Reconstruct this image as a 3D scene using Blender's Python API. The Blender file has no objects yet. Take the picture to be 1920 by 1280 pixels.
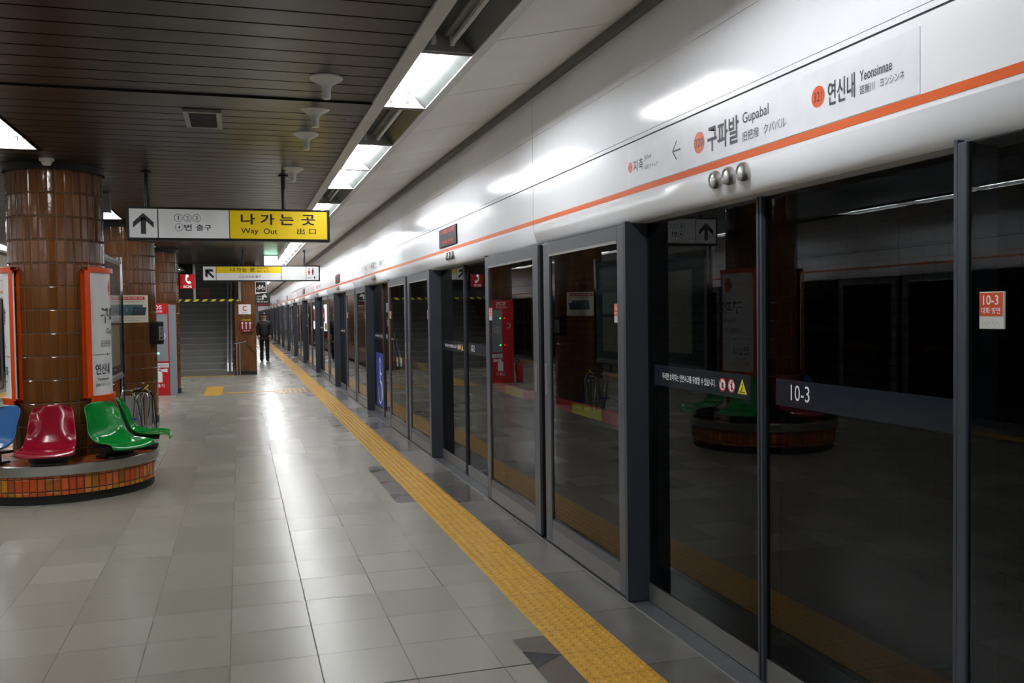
import bpy, bmesh, math, random
from mathutils import Vector, Matrix
random.seed(7)
SC = bpy.context.scene
COL = SC.collection
PI = math.pi
R = math.radians

# ------------------------------------------------------------------ camera, world, exposure
EYE = 1.6
def camera():
    y, p, r = R(16.8215), R(1.8546), R(-0.7751)
    fw = Vector((math.sin(y)*math.cos(p), math.cos(y)*math.cos(p), -math.sin(p)))
    rt = Vector((math.cos(y), -math.sin(y), 0)); up = rt.cross(fw)
    rt2 = rt*math.cos(r)+up*math.sin(r); up2 = -rt*math.sin(r)+up*math.cos(r)
    c = bpy.data.cameras.new('camera'); o = bpy.data.objects.new('camera', c); COL.objects.link(o)
    o.matrix_world = Matrix(((rt2.x, up2.x, -fw.x, 0), (rt2.y, up2.y, -fw.y, 0), (rt2.z, up2.z, -fw.z, EYE), (0, 0, 0, 1)))
    c.sensor_width = 36; c.lens = 36*1685/1920; c.clip_start = .05; c.clip_end = 400
    SC.camera = o
camera()
w = bpy.data.worlds.new('world'); SC.world = w; w.use_nodes = True
w.node_tree.nodes['Background'].inputs[0].default_value = (.6, .65, .7, 1)
w.node_tree.nodes['Background'].inputs[1].default_value = .004
SC.view_settings.view_transform = 'Standard'; SC.view_settings.look = 'None'
SC.view_settings.gamma = 1; SC.view_settings.use_curve_mapping = False
SC.view_settings.exposure = 1.2
TUBE = 26.0            # emission of a lit fluorescent tube
SC.cycles.max_bounces = 10; SC.cycles.diffuse_bounces = 4; SC.cycles.glossy_bounces = 5
SC.cycles.transparent_max_bounces = 16
SC.cycles.sample_clamp_indirect = 6
SC.cycles.use_denoising = True

# ------------------------------------------------------------------ materials
def lin(c):
    if isinstance(c, str):
        c = tuple(int(c[i:i+2], 16)/255 for i in (0, 2, 4))
    return tuple((x/12.92 if x <= .04045 else ((x+.055)/1.055)**2.4) for x in c)+(1,)
MATS = {}
class N:
    """small node helper"""
    def __init__(s, name):
        s.m = bpy.data.materials.new(name); s.m.use_nodes = True
        s.t = s.m.node_tree; s.b = s.t.nodes['Principled BSDF']; s.out = s.t.nodes['Material Output']
    def n(s, t, **k):
        x = s.t.nodes.new(t)
        for a, v in k.items(): setattr(x, a, v)
        return x
    def put(s, sock, v):
        if hasattr(v, 'is_output'): s.t.links.new(v, sock)
        else: sock.default_value = v
    def math(s, op, a, b=0.0, c=0.0):
        x = s.n('ShaderNodeMath', operation=op)
        for i, v in enumerate((a, b, c)): s.put(x.inputs[i], v)
        return x.outputs[0]
    def mix(s, f, a, b):
        x = s.n('ShaderNodeMix', data_type='RGBA'); s.put(x.inputs[0], f); s.put(x.inputs[6], a); s.put(x.inputs[7], b)
        return x.outputs[2]
    def noise(s, vec, scale, detail=3):
        x = s.n('ShaderNodeTexNoise'); s.put(x.inputs['Vector'], vec); x.inputs['Scale'].default_value = scale; x.inputs['Detail'].default_value = detail
        return x.outputs['Fac']
    def ramp(s, f, stops, const=False):
        x = s.n('ShaderNodeValToRGB'); s.put(x.inputs[0], f); e = x.color_ramp.elements
        if const: x.color_ramp.interpolation = 'CONSTANT'
        while len(e) < len(stops): e.new(.5)
        for q, (p, c) in zip(e, stops): q.position = p; q.color = c
        return x.outputs[0]
    def bump(s, h, strength=.3, dist=.01):
        x = s.n('ShaderNodeBump'); x.inputs['Strength'].default_value = strength; x.inputs['Distance'].default_value = dist
        s.put(x.inputs['Height'], h); s.put(s.b.inputs['Normal'], x.outputs[0])
    def uv(s): return s.n('ShaderNodeTexCoord').outputs['UV']
    def obj(s): return s.n('ShaderNodeTexCoord').outputs['Object']
    def pos(s): return s.n('ShaderNodeNewGeometry').outputs['Position']
    def sep(s, v):
        x = s.n('ShaderNodeSeparateXYZ'); s.put(x.inputs[0], v); return x.outputs
    def comb(s, a, b, c=0.0):
        x = s.n('ShaderNodeCombineXYZ')
        for i, v in enumerate((a, b, c)): s.put(x.inputs[i], v)
        return x.outputs[0]
    def white(s, v):
        x = s.n('ShaderNodeTexWhiteNoise'); s.put(x.inputs['Vector'], v); return x.outputs['Value']
    def cells(s, u, v, pu, pv, gap):
        """returns (grout mask 0/1, random per cell, cell u coord)"""
        a = s.math('DIVIDE', u, pu); b = s.math('DIVIDE', v, pv)
        fa, fb = s.math('FRACT', a), s.math('FRACT', b)
        da = s.math('MULTIPLY', s.math('MINIMUM', fa, s.math('SUBTRACT', 1.0, fa)), pu)
        db = s.math('MULTIPLY', s.math('MINIMUM', fb, s.math('SUBTRACT', 1.0, fb)), pv)
        d = s.math('MINIMUM', da, db)
        rnd = s.white(s.comb(s.math('FLOOR', a), s.math('FLOOR', b), 3.3))
        return s.math('LESS_THAN', d, gap/2), rnd, d

def mat(name, col=None, rough=.5, metal=0.0, spec=.5, var=0.0, vscale=8, coat=0.0, emit=0.0, bump=0.0):
    if name in MATS: return MATS[name]
    q = N(name); c = lin(col)
    q.b.inputs['Base Color'].default_value = c; q.b.inputs['Roughness'].default_value = rough
    q.b.inputs['Metallic'].default_value = metal; q.b.inputs['Specular IOR Level'].default_value = spec
    q.b.inputs['Coat Weight'].default_value = coat
    f = q.noise(q.obj(), vscale, 4)
    v = var or .04
    d = tuple(x*(1-v) for x in c[:3])+(1,); l = tuple(min(1, x*(1+v)) for x in c[:3])+(1,)
    q.put(q.b.inputs['Base Color'], q.ramp(f, ((.3, d), (.7, l))))
    if bump: q.bump(f, bump, .002)
    if emit:
        q.b.inputs['Emission Color'].default_value = c; q.b.inputs['Emission Strength'].default_value = emit
    MATS[name] = q.m
    return q.m

def mat_floor():
    q = N('terrazzo_tiles'); p = q.sep(q.pos())
    u = q.math('ADD', p[0], -.317+.395*60); v = q.math('ADD', p[1], -4.275+.4235*100)
    g, rnd, d = q.cells(u, v, .395, .4235, .006)
    sp = q.noise(q.pos(), 260, 2); big = q.noise(q.pos(), .9, 4); mid = q.noise(q.pos(), 6, 4)
    base = q.ramp(rnd, ((0, lin('8f8b7e')), (.3, lin('938f82')), (.9, lin('979386')), (1, lin('a09d93'))))
    base = q.mix(q.math('MULTIPLY', q.ramp(sp, ((.3, (1, 1, 1, 1)), (.6, (0, 0, 0, 1)))), .3), base, lin('8d8a82'))
    base = q.mix(q.math('MULTIPLY', q.ramp(big, ((.42, (0, 0, 0, 1)), (.72, (1, 1, 1, 1)))), .3), base, lin('8c857a'))
    gr = q.mix(q.ramp(mid, ((.35, (0, 0, 0, 1)), (.65, (1, 1, 1, 1)))), lin('5b564e'), lin('2a2723'))
    base = q.mix(q.math('MULTIPLY', g, .75), base, gr)
    q.put(q.b.inputs['Base Color'], base)
    rr = q.math('MULTIPLY_ADD', rnd, .025, .255); q.b.inputs['Specular IOR Level'].default_value = .45
    q.put(q.b.inputs['Roughness'], q.math('MAXIMUM', rr, q.math('MULTIPLY', g, .7)))
    return q.m
def mat_granite():
    q = N('granite_edge'); p = q.sep(q.pos())
    v = q.math('ADD', p[1], -3.675+.738*60)
    a = q.math('DIVIDE', v, .738); f = q.math('FRACT', a)
    g = q.math('LESS_THAN', q.math('MINIMUM', f, q.math('SUBTRACT', 1.0, f)), .005)
    rnd = q.white(q.comb(q.math('FLOOR', a), 1.0, 2.0))
    sp = q.noise(q.pos(), 300, 2); mid = q.noise(q.pos(), 5, 5)
    base = q.ramp(rnd, ((0, lin('5c5a58')), (.5, lin('716f6b')), (1, lin('7f7c78'))))
    base = q.mix(q.math('MULTIPLY', q.ramp(sp, ((.3, (1, 1, 1, 1)), (.65, (0, 0, 0, 1)))), .4), base, lin('4b4845'))
    base = q.mix(q.math('MULTIPLY', q.ramp(mid, ((.4, (0, 0, 0, 1)), (.8, (1, 1, 1, 1)))), .3), base, lin('8b8985'))
    base = q.mix(g, base, lin('4a4846'))
    q.put(q.b.inputs['Base Color'], base)
    q.put(q.b.inputs['Roughness'], q.math('MULTIPLY_ADD', rnd, .2, .18))
    return q.m
def mat_yellow():
    q = N('yellow_tactile'); p = q.sep(q.pos())
    a = q.math('DIVIDE', p[1], .3); f = q.math('FRACT', a)
    g = q.math('LESS_THAN', q.math('MINIMUM', f, q.math('SUBTRACT', 1.0, f)), .012)
    z = q.math('DIVIDE', q.math('ADD', p[2], -.004), .005)
    n = q.noise(q.pos(), 30, 4); n2 = q.noise(q.pos(), 120, 2)
    base = q.ramp(n, ((.3, lin('c08f2c')), (.7, lin('d6a743'))))
    base = q.mix(q.math('MULTIPLY', q.ramp(z, ((.1, (0, 0, 0, 1)), (.5, (1, 1, 1, 1)), (.95, (0, 0, 0, 1)))), q.math('MULTIPLY', n2, 1.0)), base, lin('9c5f22'))
    base = q.mix(q.math('MULTIPLY', g, .7), base, lin('7c5a22'))
    q.put(q.b.inputs['Base Color'], base); q.b.inputs['Roughness'].default_value = .38
    return q.m
def mat_tile(name, pu, pv, gap, cols, grout, rough=.12, tilt=.3, uoff=0.0):
    q = N(name); s = q.sep(q.uv())
    g, rnd, d = q.cells(q.math('ADD', s[0], uoff), s[1], pu, pv, gap)
    st = [(i/(len(cols)-1), lin(c)) for i, c in enumerate(cols)]
    base = q.ramp(rnd, st)
    n = q.noise(q.comb(s[0], q.math('MULTIPLY', s[1], .4)), 60, 3)
    base = q.mix(q.math('MULTIPLY', n, .2), base, lin('3c2008'))
    base = q.mix(g, base, lin(grout))
    q.put(q.b.inputs['Base Color'], base)
    q.put(q.b.inputs['Roughness'], q.math('MAXIMUM', rough, q.math('MULTIPLY', g, .8)))
    wob = q.noise(q.comb(s[0], s[1]), 14, 2)
    h = q.math('ADD', q.math('MINIMUM', d, .012), q.math('MULTIPLY', wob, .006*tilt))
    q.bump(h, .6, 1.0)
    return q.m
def mat_slat():
    q = N('slat_ceiling_paint'); p = q.sep(q.pos())
    k = q.math('FLOOR', q.math('DIVIDE', q.math('ADD', p[1], -4.085+.2135*200), .2135))
    rnd = q.white(q.comb(k, 4.0, 1.0)); n = q.noise(q.comb(p[0], q.math('MULTIPLY', p[1], 3.0)), 2.2, 5)
    base = q.mix(rnd, lin('1e1a16'), lin('25201b'))
    base = q.mix(q.ramp(n, ((.45, (0, 0, 0, 1)), (.75, (1, 1, 1, 1)))), base, lin('2e2822'))
    q.put(q.b.inputs['Base Color'], base)
    q.put(q.b.inputs['Roughness'], q.math('MULTIPLY_ADD', n, .2, .22))
    q.b.inputs['Specular IOR Level'].default_value = .45
    return q.m
def mat_glass(name, tint, extra=0.0, rough=0.0):
    q = N(name); t = q.t
    tr = q.n('ShaderNodeBsdfTransparent'); tr.inputs[0].default_value = lin(tint)
    gl = q.n('ShaderNodeBsdfGlossy'); gl.inputs['Roughness'].default_value = rough; gl.inputs[0].default_value = (.8, .8, .8, 1)
    fr = q.n('ShaderNodeFresnel'); fr.inputs[0].default_value = 1.45
    ge = q.n('ShaderNodeNewGeometry')          # the pane reflects at its outer faces only
    f = q.math('MULTIPLY', q.math('ADD', fr.outputs[0], extra), q.math('SUBTRACT', 1.0, ge.outputs['Backfacing']))
    mx = q.n('ShaderNodeMixShader'); q.put(mx.inputs[0], f)
    t.links.new(tr.outputs[0], mx.inputs[1]); t.links.new(gl.outputs[0], mx.inputs[2]); t.links.new(mx.outputs[0], q.out.inputs[0])
    t.nodes.remove(q.b)
    return q.m
def mat_block():
    q = N('tunnel_blockwork'); p = q.sep(q.pos())
    br = q.n('ShaderNodeTexBrick'); q.put(br.inputs['Vector'], q.comb(p[1], p[2])); br.inputs['Scale'].default_value = 1
    br.inputs['Brick Width'].default_value = .34; br.inputs['Row Height'].default_value = .14; br.inputs['Mortar Size'].default_value = .008
    br.inputs['Color1'].default_value = lin('4a463f'); br.inputs['Color2'].default_value = lin('3c3932'); br.inputs['Mortar'].default_value = lin('1c1a17')
    q.put(q.b.inputs['Base Color'], br.outputs[0]); q.b.inputs['Roughness'].default_value = .9
    return q.m
def mat_hazard():
    q = N('hazard_stripes'); p = q.sep(q.obj())
    f = q.math('FRACT', q.math('DIVIDE', q.math('SUBTRACT', p[0], p[2]), .22))
    q.put(q.b.inputs['Base Color'], q.mix(q.math('LESS_THAN', f, .5), lin('d8c81e'), lin('141412'))); q.b.inputs['Roughness'].default_value = .4
    return q.m
def mat_steel(name='brushed_steel', col='cacac8', rough=.32):
    q = N(name); s = q.sep(q.obj())
    n = q.noise(q.comb(s[0], s[1], q.math('MULTIPLY', s[2], 40.0)), 3, 4)
    q.put(q.b.inputs['Base Color'], q.mix(n, lin(col), tuple(x*.75 for x in lin(col)[:3])+(1,)))
    q.b.inputs['Metallic'].default_value = 1; q.b.inputs['Roughness'].default_value = rough
    return q.m

M = dict(
 floor=mat_floor(), granite=mat_granite(), yellow=mat_yellow(), slat=mat_slat(), block=mat_block(), hazard=mat_hazard(),
 white=mat('white_fascia_enamel', 'f4f6fa', .16, spec=.5, var=.01, vscale=2),
 white_up=mat('white_upper_panel', 'f2f4f9', .13, spec=.4, var=.02, vscale=3),
 soffit=mat('grey_white_soffit', 'efede8', .5, var=.04, vscale=2),
 orange=mat('orange_stripe', 'de5c06', .3, var=.01),
 dgroove=mat('dark_groove', '1c1f28', .6),
 gasket=mat('grey_cornice_profile', '6a6967', .5, var=.08),
 post=mat('blue_grey_powder_coat', '363b44', .42, var=.03),
 rail=mat('grey_door_frame', '5d5f66', .38, metal=.35, var=.03),
 railD=mat('dark_rubber', '0c0c0d', .6),
 steel=mat_steel(), steelK=mat('kick_plate_steel', '777573', .35, metal=.35, var=.05), chrome=mat_steel('polished_chrome', 'dcdcdc', .08),
 glass=mat_glass('tinted_door_glass', 'cacdce', .0), glassP=mat_glass('tinted_fixed_glass', 'c4c8ca', .0), glassC=mat_glass('clear_glass', 'e4eae8', .02),
 frit=mat('black_glass_border', '060607', .08, spec=.5),
 black=mat('black_plastic', '0c0c0e', .45, spec=.3), blackm=mat('black_matt_base', '0e0e0f', .6), iron=mat('black_painted_steel', '19191a', .45),
 alu=mat('grey_aluminium', '9b9a97', .42, metal=.5, var=.06), trough=mat('trough_reflector', '565a59', .4, metal=.2, var=.2, vscale=5), chan=mat('channel_paint', 'cfcfcb', .4, var=.05),
 tubeoff=mat('unlit_tube_glass', 'c9c9c2', .25),
 pw=mat('sign_white_face', 'e4e4e4', .35), py=mat('sign_yellow_face', 'f2cf10', .32), ink=mat('black_lettering', '0f0f10', .5),
 inkg=mat('dark_grey_lettering', '3a3d46', .5), red=mat('red_paint', 'c8161e', .35), redd=mat('dark_red_enamel', '7c1016', .35),
 salmon=mat('faded_orange_dot', 'e2603a', .35), odot=mat('orange_dot', 'e2541c', .35), wink=mat('white_lettering', 'f2f2f2', .5), blue=mat('blue_sticker', '2d3f9a', .4),
 ofr=mat('orange_sign_frame', 'd0470a', .35, var=.05), cream=mat('cream_poster', 'd9d0bd', .5), teal=mat('dark_teal_print', '3d5c66', .5), teald=mat('navy_print', '26323f', .5),
 pgrey=mat('grey_cabinet_paint', '8b9097', .4), white_pl=mat('white_plastic', 'd6d6d2', .4), signfilm=mat('sign_film', 'e6e8ee', .3),
 yel=mat('yellow_print', 'e8d81a', .4), braille=mat('braille_plate', 'c9c9c4', .4), lens=mat('lamp_lens', 'd4d4d2', .12),
 tileP=mat_tile('brown_pillar_tile', 2*PI*.41/36, .21, .007, ('603717', '683e1b', '714520', '643a19', '784a24'), '4a4034', .12, .5),
 tileW=mat_tile('brown_wall_tile', .0715, .21, .007, ('683c1a', '70421d', '774921', '6a3e1b'), '574a3a', .25, .3),
 tileB=mat_tile('orange_bench_tile', 2*PI*.82/84, .113, .007, ('c8481a', 'd2571c', 'c9861f', '9a5c20', 'cc4a18', 'd29325'), '3b2a1c', .22, .2),
 tileT=mat_tile('bench_top_mosaic', .03, .03, .003, ('b8521e', 'c66222', 'a04618', 'd2762c'), '6a3c1c', .25, .2),
 step=mat('grey_stair_stone', '6b6a67', .5, var=.12, vscale=20), nosing=mat('stair_nosing', '93918c', .45),
 brgr=mat('brown_granite', '5e554d', .35, var=.08, vscale=60), blgr=mat('black_granite', '2f3033', .25, var=.1),
 sill=mat('dark_sill_stone', '55565a', .35, var=.1), shade=mat('film_band', '1e242d', .15, spec=.4),
 panelw=mat('plain_concrete', '3e3c39', .8, var=.1),
)
def emis(name, col, s):
    q = N(name); q.b.inputs['Base Color'].default_value = lin(col)
    q.b.inputs['Emission Color'].default_value = lin(col); q.b.inputs['Emission Strength'].default_value = s
    return q.m
M['ringm'] = mat('bright_ring', 'e4e4e4', .2, metal=.35, var=.02)
M['tube'] = emis('lit_fluorescent_tube', 'fbfdff', TUBE)
M['exitlit'] = emis('lit_exit_face', 'c4ffe2', 1.6)
M['adlit'] = emis('lit_advert_face', 'f4f0f4', .9)
M['led_g'] = emis('green_led', '22ff66', 6); M['led_r'] = emis('red_led', 'ff2a1a', 3); M['led_d'] = emis('red_dot_matrix', 'c01810', .35)
M['soslit'] = emis('lit_red_face', 'd01822', .10); M['soslitw'] = emis('lit_white_print', 'ffffff', .2)
for k in ('chair_red', 'chair_green', 'chair_blue'):
    M[k] = mat(k.replace('chair', 'fibreglass'), {'chair_red': '8e0e28', 'chair_green': '0d8433', 'chair_blue': '3d6aa0'}[k], .16, coat=.3, var=.03)

# ------------------------------------------------------------------ builders
class B:
    def __init__(s): s.bm = bmesh.new(); s.mi = 0; s.uvl = s.bm.loops.layers.uv.new('UVMap')
    def face(s, vs, uv=None):
        try: f = s.bm.faces.new(vs)
        except ValueError: return None
        f.material_index = s.mi
        if uv:
            for l, c in zip(f.loops, uv): l[s.uvl].uv = c
        return f
    def box(s, x0, x1, y0, y1, z0, z1, bev=0):
        v = [s.bm.verts.new(p) for p in ((x0,y0,z0),(x1,y0,z0),(x1,y1,z0),(x0,y1,z0),(x0,y0,z1),(x1,y0,z1),(x1,y1,z1),(x0,y1,z1))]
        fs = [s.face([v[i] for i in q]) for q in ((3,2,1,0),(4,5,6,7),(0,1,5,4),(1,2,6,5),(2,3,7,6),(3,0,4,7))]
        for f in fs:
            n = f.normal if f.normal.length else None
            f.normal_update(); n = f.normal
            for l in f.loops:
                c = l.vert.co
                l[s.uvl].uv = (c.y, c.z) if abs(n.x) > .5 else ((c.x, c.z) if abs(n.y) > .5 else (c.x, c.y))
        if bev:
            es = {e for f in fs for e in f.edges}
            r = bmesh.ops.bevel(s.bm, geom=list(es), offset=bev, segments=2, affect='EDGES', profile=.5)
            for f in r['faces']: f.material_index = s.mi
        return s
    def prism(s, poly, axis, a, b):
        """polygon in the two other axes extruded along axis from a to b"""
        def P(p, t):
            if axis == 'y': return (p[0], t, p[1])
            if axis == 'x': return (t, p[0], p[1])
            return (p[0], p[1], t)
        A = [s.bm.verts.new(P(p, a)) for p in poly]; C = [s.bm.verts.new(P(p, b)) for p in poly]; n = len(poly)
        fs = [s.face(A), s.face(C[::-1])]
        for i in range(n): fs.append(s.face((A[i], C[i], C[(i+1) % n], A[(i+1) % n])))
        bmesh.ops.recalc_face_normals(s.bm, faces=[f for f in fs if f])
        return s
    def tube(s, pts, r, seg=8, cap=True):
        pts = [Vector(p) for p in pts]; rs = r if isinstance(r, (list, tuple)) else [r]*len(pts); rings = []
        ref = None
        for i, p in enumerate(pts):
            d = (pts[min(i+1, len(pts)-1)]-pts[max(i-1, 0)]).normalized()
            if ref is None or abs(ref.dot(d)) > .98: ref = Vector((0, 0, 1)) if abs(d.z) < .9 else Vector((1, 0, 0))
            a = d.cross(ref).normalized(); b = a.cross(d).normalized(); ref = b
            rings.append([s.bm.verts.new(p+rs[i]*(math.cos(2*PI*k/seg)*a+math.sin(2*PI*k/seg)*b)) for k in range(seg)])
        fs = []
        for A, C in zip(rings, rings[1:]):
            for k in range(seg): fs.append(s.face((A[k], A[(k+1) % seg], C[(k+1) % seg], C[k])))
        if cap: fs += [s.face(rings[0][::-1]), s.face(rings[-1])]
        bmesh.ops.recalc_face_normals(s.bm, faces=[f for f in fs if f])
        return s
    def lathe(s, prof, c=(0, 0), seg=48, a0=0, a1=2*PI, r0=None):
        """prof list of (r,z); uv = (arc length at radius r0, z)"""
        full = abs(a1-a0-2*PI) < 1e-6; n = seg if full else seg+1; cols = []
        for k in range(n):
            a = a0+(a1-a0)*k/seg
            cols.append([s.bm.verts.new((c[0]+r*math.cos(a), c[1]+r*math.sin(a), z)) for r, z in prof])
        fs = []
        for k in range(seg):
            A, C = cols[k], cols[(k+1) % n]; u0, u1 = (a0+(a1-a0)*k/seg), (a0+(a1-a0)*(k+1)/seg)
            rr = r0 or prof[0][0]; L = 0
            for i in range(len(prof)-1):
                st = abs(prof[i+1][1]-prof[i][1]) > 1e-6
                z0, z1 = (prof[i][1], prof[i+1][1]) if st else (prof[i][0], prof[i+1][0])
                if prof[i][0] < 1e-6: f = s.face((A[i], A[i+1], C[i+1]), ((u0*rr, z0), (u0*rr, z1), (u1*rr, z1)))
                elif prof[i+1][0] < 1e-6: f = s.face((A[i], A[i+1], C[i]), ((u0*rr, z0), (u0*rr, z1), (u1*rr, z0)))
                else: f = s.face((A[i], C[i], C[i+1], A[i+1]), ((u0*rr, z0), (u1*rr, z0), (u1*rr, z1), (u0*rr, z1)))
                fs.append(f)
        bmesh.ops.recalc_face_normals(s.bm, faces=[f for f in fs if f])
        return s
    def disc(s, c, r, axis, t, seg=24):
        o = Vector(c); ax = Vector(axis).normalized(); a = ax.orthogonal().normalized(); b = ax.cross(a)
        A = [s.bm.verts.new(o+r*(math.cos(2*PI*k/seg)*a+math.sin(2*PI*k/seg)*b)) for k in range(seg)]
        C = [s.bm.verts.new(v.co+ax*t) for v in A]
        fs = [s.face(A[::-1]), s.face(C)]
        for k in range(seg): fs.append(s.face((A[k], A[(k+1) % seg], C[(k+1) % seg], C[k])))
        bmesh.ops.recalc_face_normals(s.bm, faces=[f for f in fs if f])
        return s
    def mesh(s, name, mats, smooth=False):
        me = bpy.data.meshes.new(name); bmesh.ops.remove_doubles(s.bm, verts=s.bm.verts, dist=1e-6) if smooth else None
        s.bm.to_mesh(me); s.bm.free()
        for m in (mats if isinstance(mats, (list, tuple)) else [mats]): me.materials.append(M[m] if isinstance(m, str) else m)
        if smooth:
            me.polygons.foreach_set('use_smooth', [True]*len(me.polygons))
            try: me.set_sharp_from_angle(angle=R(35))
            except Exception: pass
        return me
    def obj(s, name, mats, parent=None, smooth=False, loc=None):
        o = bpy.data.objects.new(name, s.mesh(name, mats, smooth)); COL.objects.link(o)
        if parent is not None: o.parent = parent
        if loc: o.location = loc
        return o
def tag(o, label, cat, group=None, kind=None):
    o['label'] = label; o['category'] = cat
    if group: o['group'] = group
    if kind: o['kind'] = kind
    return o
def thing(name, loc, label, cat, rz=0, group=None):
    o = bpy.data.objects.new(name, None); COL.objects.link(o); o.location = loc; o.rotation_euler = (0, 0, rz); o.empty_display_size = .1
    return tag(o, label, cat, group)
def struct(o): o['kind'] = 'structure'; return o
def copy_tree(o, parent=None):
    c = o.copy(); COL.objects.link(c); c.parent = parent
    for ch in list(o.children): copy_tree(ch, c)
    return c

# ---- flat graphics and lettering: shapes in a sign's own (u, v) plane, laid on it by a mapping
TC = {}
def glyphs(body, bold=0.0):
    k = (body, bold)
    if k in TC: return TC[k]
    cu = bpy.data.curves.new('t', 'FONT'); cu.body = body; cu.size = 1; cu.resolution_u = 3; cu.offset = bold; cu.fill_mode = 'FRONT'
    o = bpy.data.objects.new('t', cu); COL.objects.link(o); dg = bpy.context.evaluated_depsgraph_get(); dg.update()
    me = bpy.data.meshes.new_from_object(o.evaluated_get(dg))
    vs = [(v.co.x, v.co.y) for v in me.vertices]; fs = [tuple(p.vertices) for p in me.polygons]
    bpy.data.objects.remove(o); bpy.data.curves.remove(cu); bpy.data.meshes.remove(me)
    if not vs: vs, fs = [(0, 0), (1, 0), (1, 1)], [(0, 1, 2)]
    xs = [v[0] for v in vs]; ys = [v[1] for v in vs]
    TC[k] = (vs, fs, min(xs), max(xs), min(ys), max(ys))
    return TC[k]
class Flat:
    """prints on a surface; fn(u, v, d) -> local xyz, d = height above the face"""
    def __init__(s, fn, d=.0012): s.b = B(); s.fn = fn; s.d = d; s.used = False; s.more = []
    def poly(s, pts, lift=0):
        s.used = True; vs = [s.b.bm.verts.new(s.fn(u, v, s.d+lift)) for u, v in pts]; f = s.b.face(vs)
        if f and len(pts) > 4: bmesh.ops.triangulate(s.b.bm, faces=[f])
        return s
    def rect(s, u0, u1, v0, v1, lift=0, n=1):
        for i in range(n):
            a, c = u0+(u1-u0)*i/n, u0+(u1-u0)*(i+1)/n
            s.poly(((a, v0), (c, v0), (c, v1), (a, v1)), lift)
        return s
    def disc(s, u, v, r, lift=0, n=24, ry=None): return s.poly([(u+r*math.cos(2*PI*k/n), v+(ry or r)*math.sin(2*PI*k/n)) for k in range(n)], lift)
    def ring(s, u, v, r, t, lift=0, n=24, a0=0, a1=2*PI):
        for k in range(n):
            a, c = a0+(a1-a0)*k/n, a0+(a1-a0)*(k+1)/n
            s.poly([(u+q*math.cos(x), v+q*math.sin(x)) for q, x in ((r-t, a), (r, a), (r, c), (r-t, c))], lift)
        return s
    def line(s, p, q, t, lift=0):
        dx, dy = q[0]-p[0], q[1]-p[1]; L = math.hypot(dx, dy) or 1; nx, ny = -dy/L*t/2, dx/L*t/2
        return s.poly(((p[0]+nx, p[1]+ny), (p[0]-nx, p[1]-ny), (q[0]-nx, q[1]-ny), (q[0]+nx, q[1]+ny)), lift)
    def text(s, body, u0, u1, v0, v1, bold=.0, lift=0):
        if s.used: s.more.append(Flat(s.fn, s.d)); return s.more[-1].text(body, u0, u1, v0, v1, bold, lift) and s
        s.used = True
        vs, fs, x0, x1, y0, y1 = glyphs(body, bold)
        V = [s.b.bm.verts.new(s.fn(u0+(x-x0)/(x1-x0)*(u1-u0), v0+(y-y0)/(y1-y0)*(v1-v0), s.d+lift)) for x, y in vs]
        for f in fs: s.b.face([V[i] for i in f])
        return s
    def obj(s, name, m, parent):
        for f in s.more: f.b.obj(name, m, parent)
        return s.b.obj(name, m, parent)
def on_front(y):   # face looks toward -Y: u = x, v = z
    return lambda u, v, d: (u, y-d, v)
def on_side(x):    # face of the right wall looks toward -X: u runs toward -Y
    return lambda u, v, d: (x-d, -u, v)
ORD = 'first second third fourth fifth sixth seventh eighth ninth tenth eleventh twelfth thirteenth fourteenth fifteenth sixteenth seventeenth eighteenth nineteenth twentieth twenty-first twenty-second twenty-third twenty-fourth twenty-fifth twenty-sixth twenty-seventh twenty-eighth twenty-ninth thirtieth thirty-first thirty-second thirty-third thirty-fourth thirty-fifth'.split()

# ------------------------------------------------------------------ setting
P = 5.27                       # pitch of the doorways along the platform
Y0, Y1 = -11.5, 108.0
NB = 20
AX = -1.63                     # middle line of the island platform
def mir(x): return 2*AX-x
b = B(); b.box(mir(1.24), 1.24, Y0, Y1, -.25, 0); struct(b.obj('floor', 'floor'))
# strip between tile field and yellow paving with the dark queue markers
def queue_strip(sx):
    b = B(); X = (lambda x: x) if sx > 0 else mir
    def q(y0, y1, mi):
        b.mi = mi; b.box(min(X(1.24), X(1.405)), max(X(1.24), X(1.405)), y0, y1, -.1, 0)
    last = Y0; k = 0; tris = []
    for k in range(-3, NB):
        a, e = 2.24+P*k, 4.172+P*k
        if a < Y0: continue
        if e > Y1: break
        q(last, a, 0); q(a, e, 1); last = e
        tris += [e-.165-.109, e-.95, e-1.49-.109-.02]
    q(last, Y1, 0)
    b.mi = 2
    for i, t in enumerate(tris):
        hw = .045 if i % 3 == 1 else .108
        vs = [b.bm.verts.new((X(1.2405), t+hw, .0012)), b.bm.verts.new((X(1.403), t+.01, .0012)), b.bm.verts.new((X(1.2405), t-hw, .0012))]
        f = b.face(vs); f.normal_update()
        if f.normal.z < 0: f.normal_flip()
    return struct(b.obj('marker_strip_floor', ['floor', 'brgr', 'blgr']))
queue_strip(1); queue_strip(-1)
b = B(); b.box(.33, 1.238, 3.847, 3.856, -.01, .0006); struct(b.obj('open_joint_floor', 'railD'))
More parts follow.
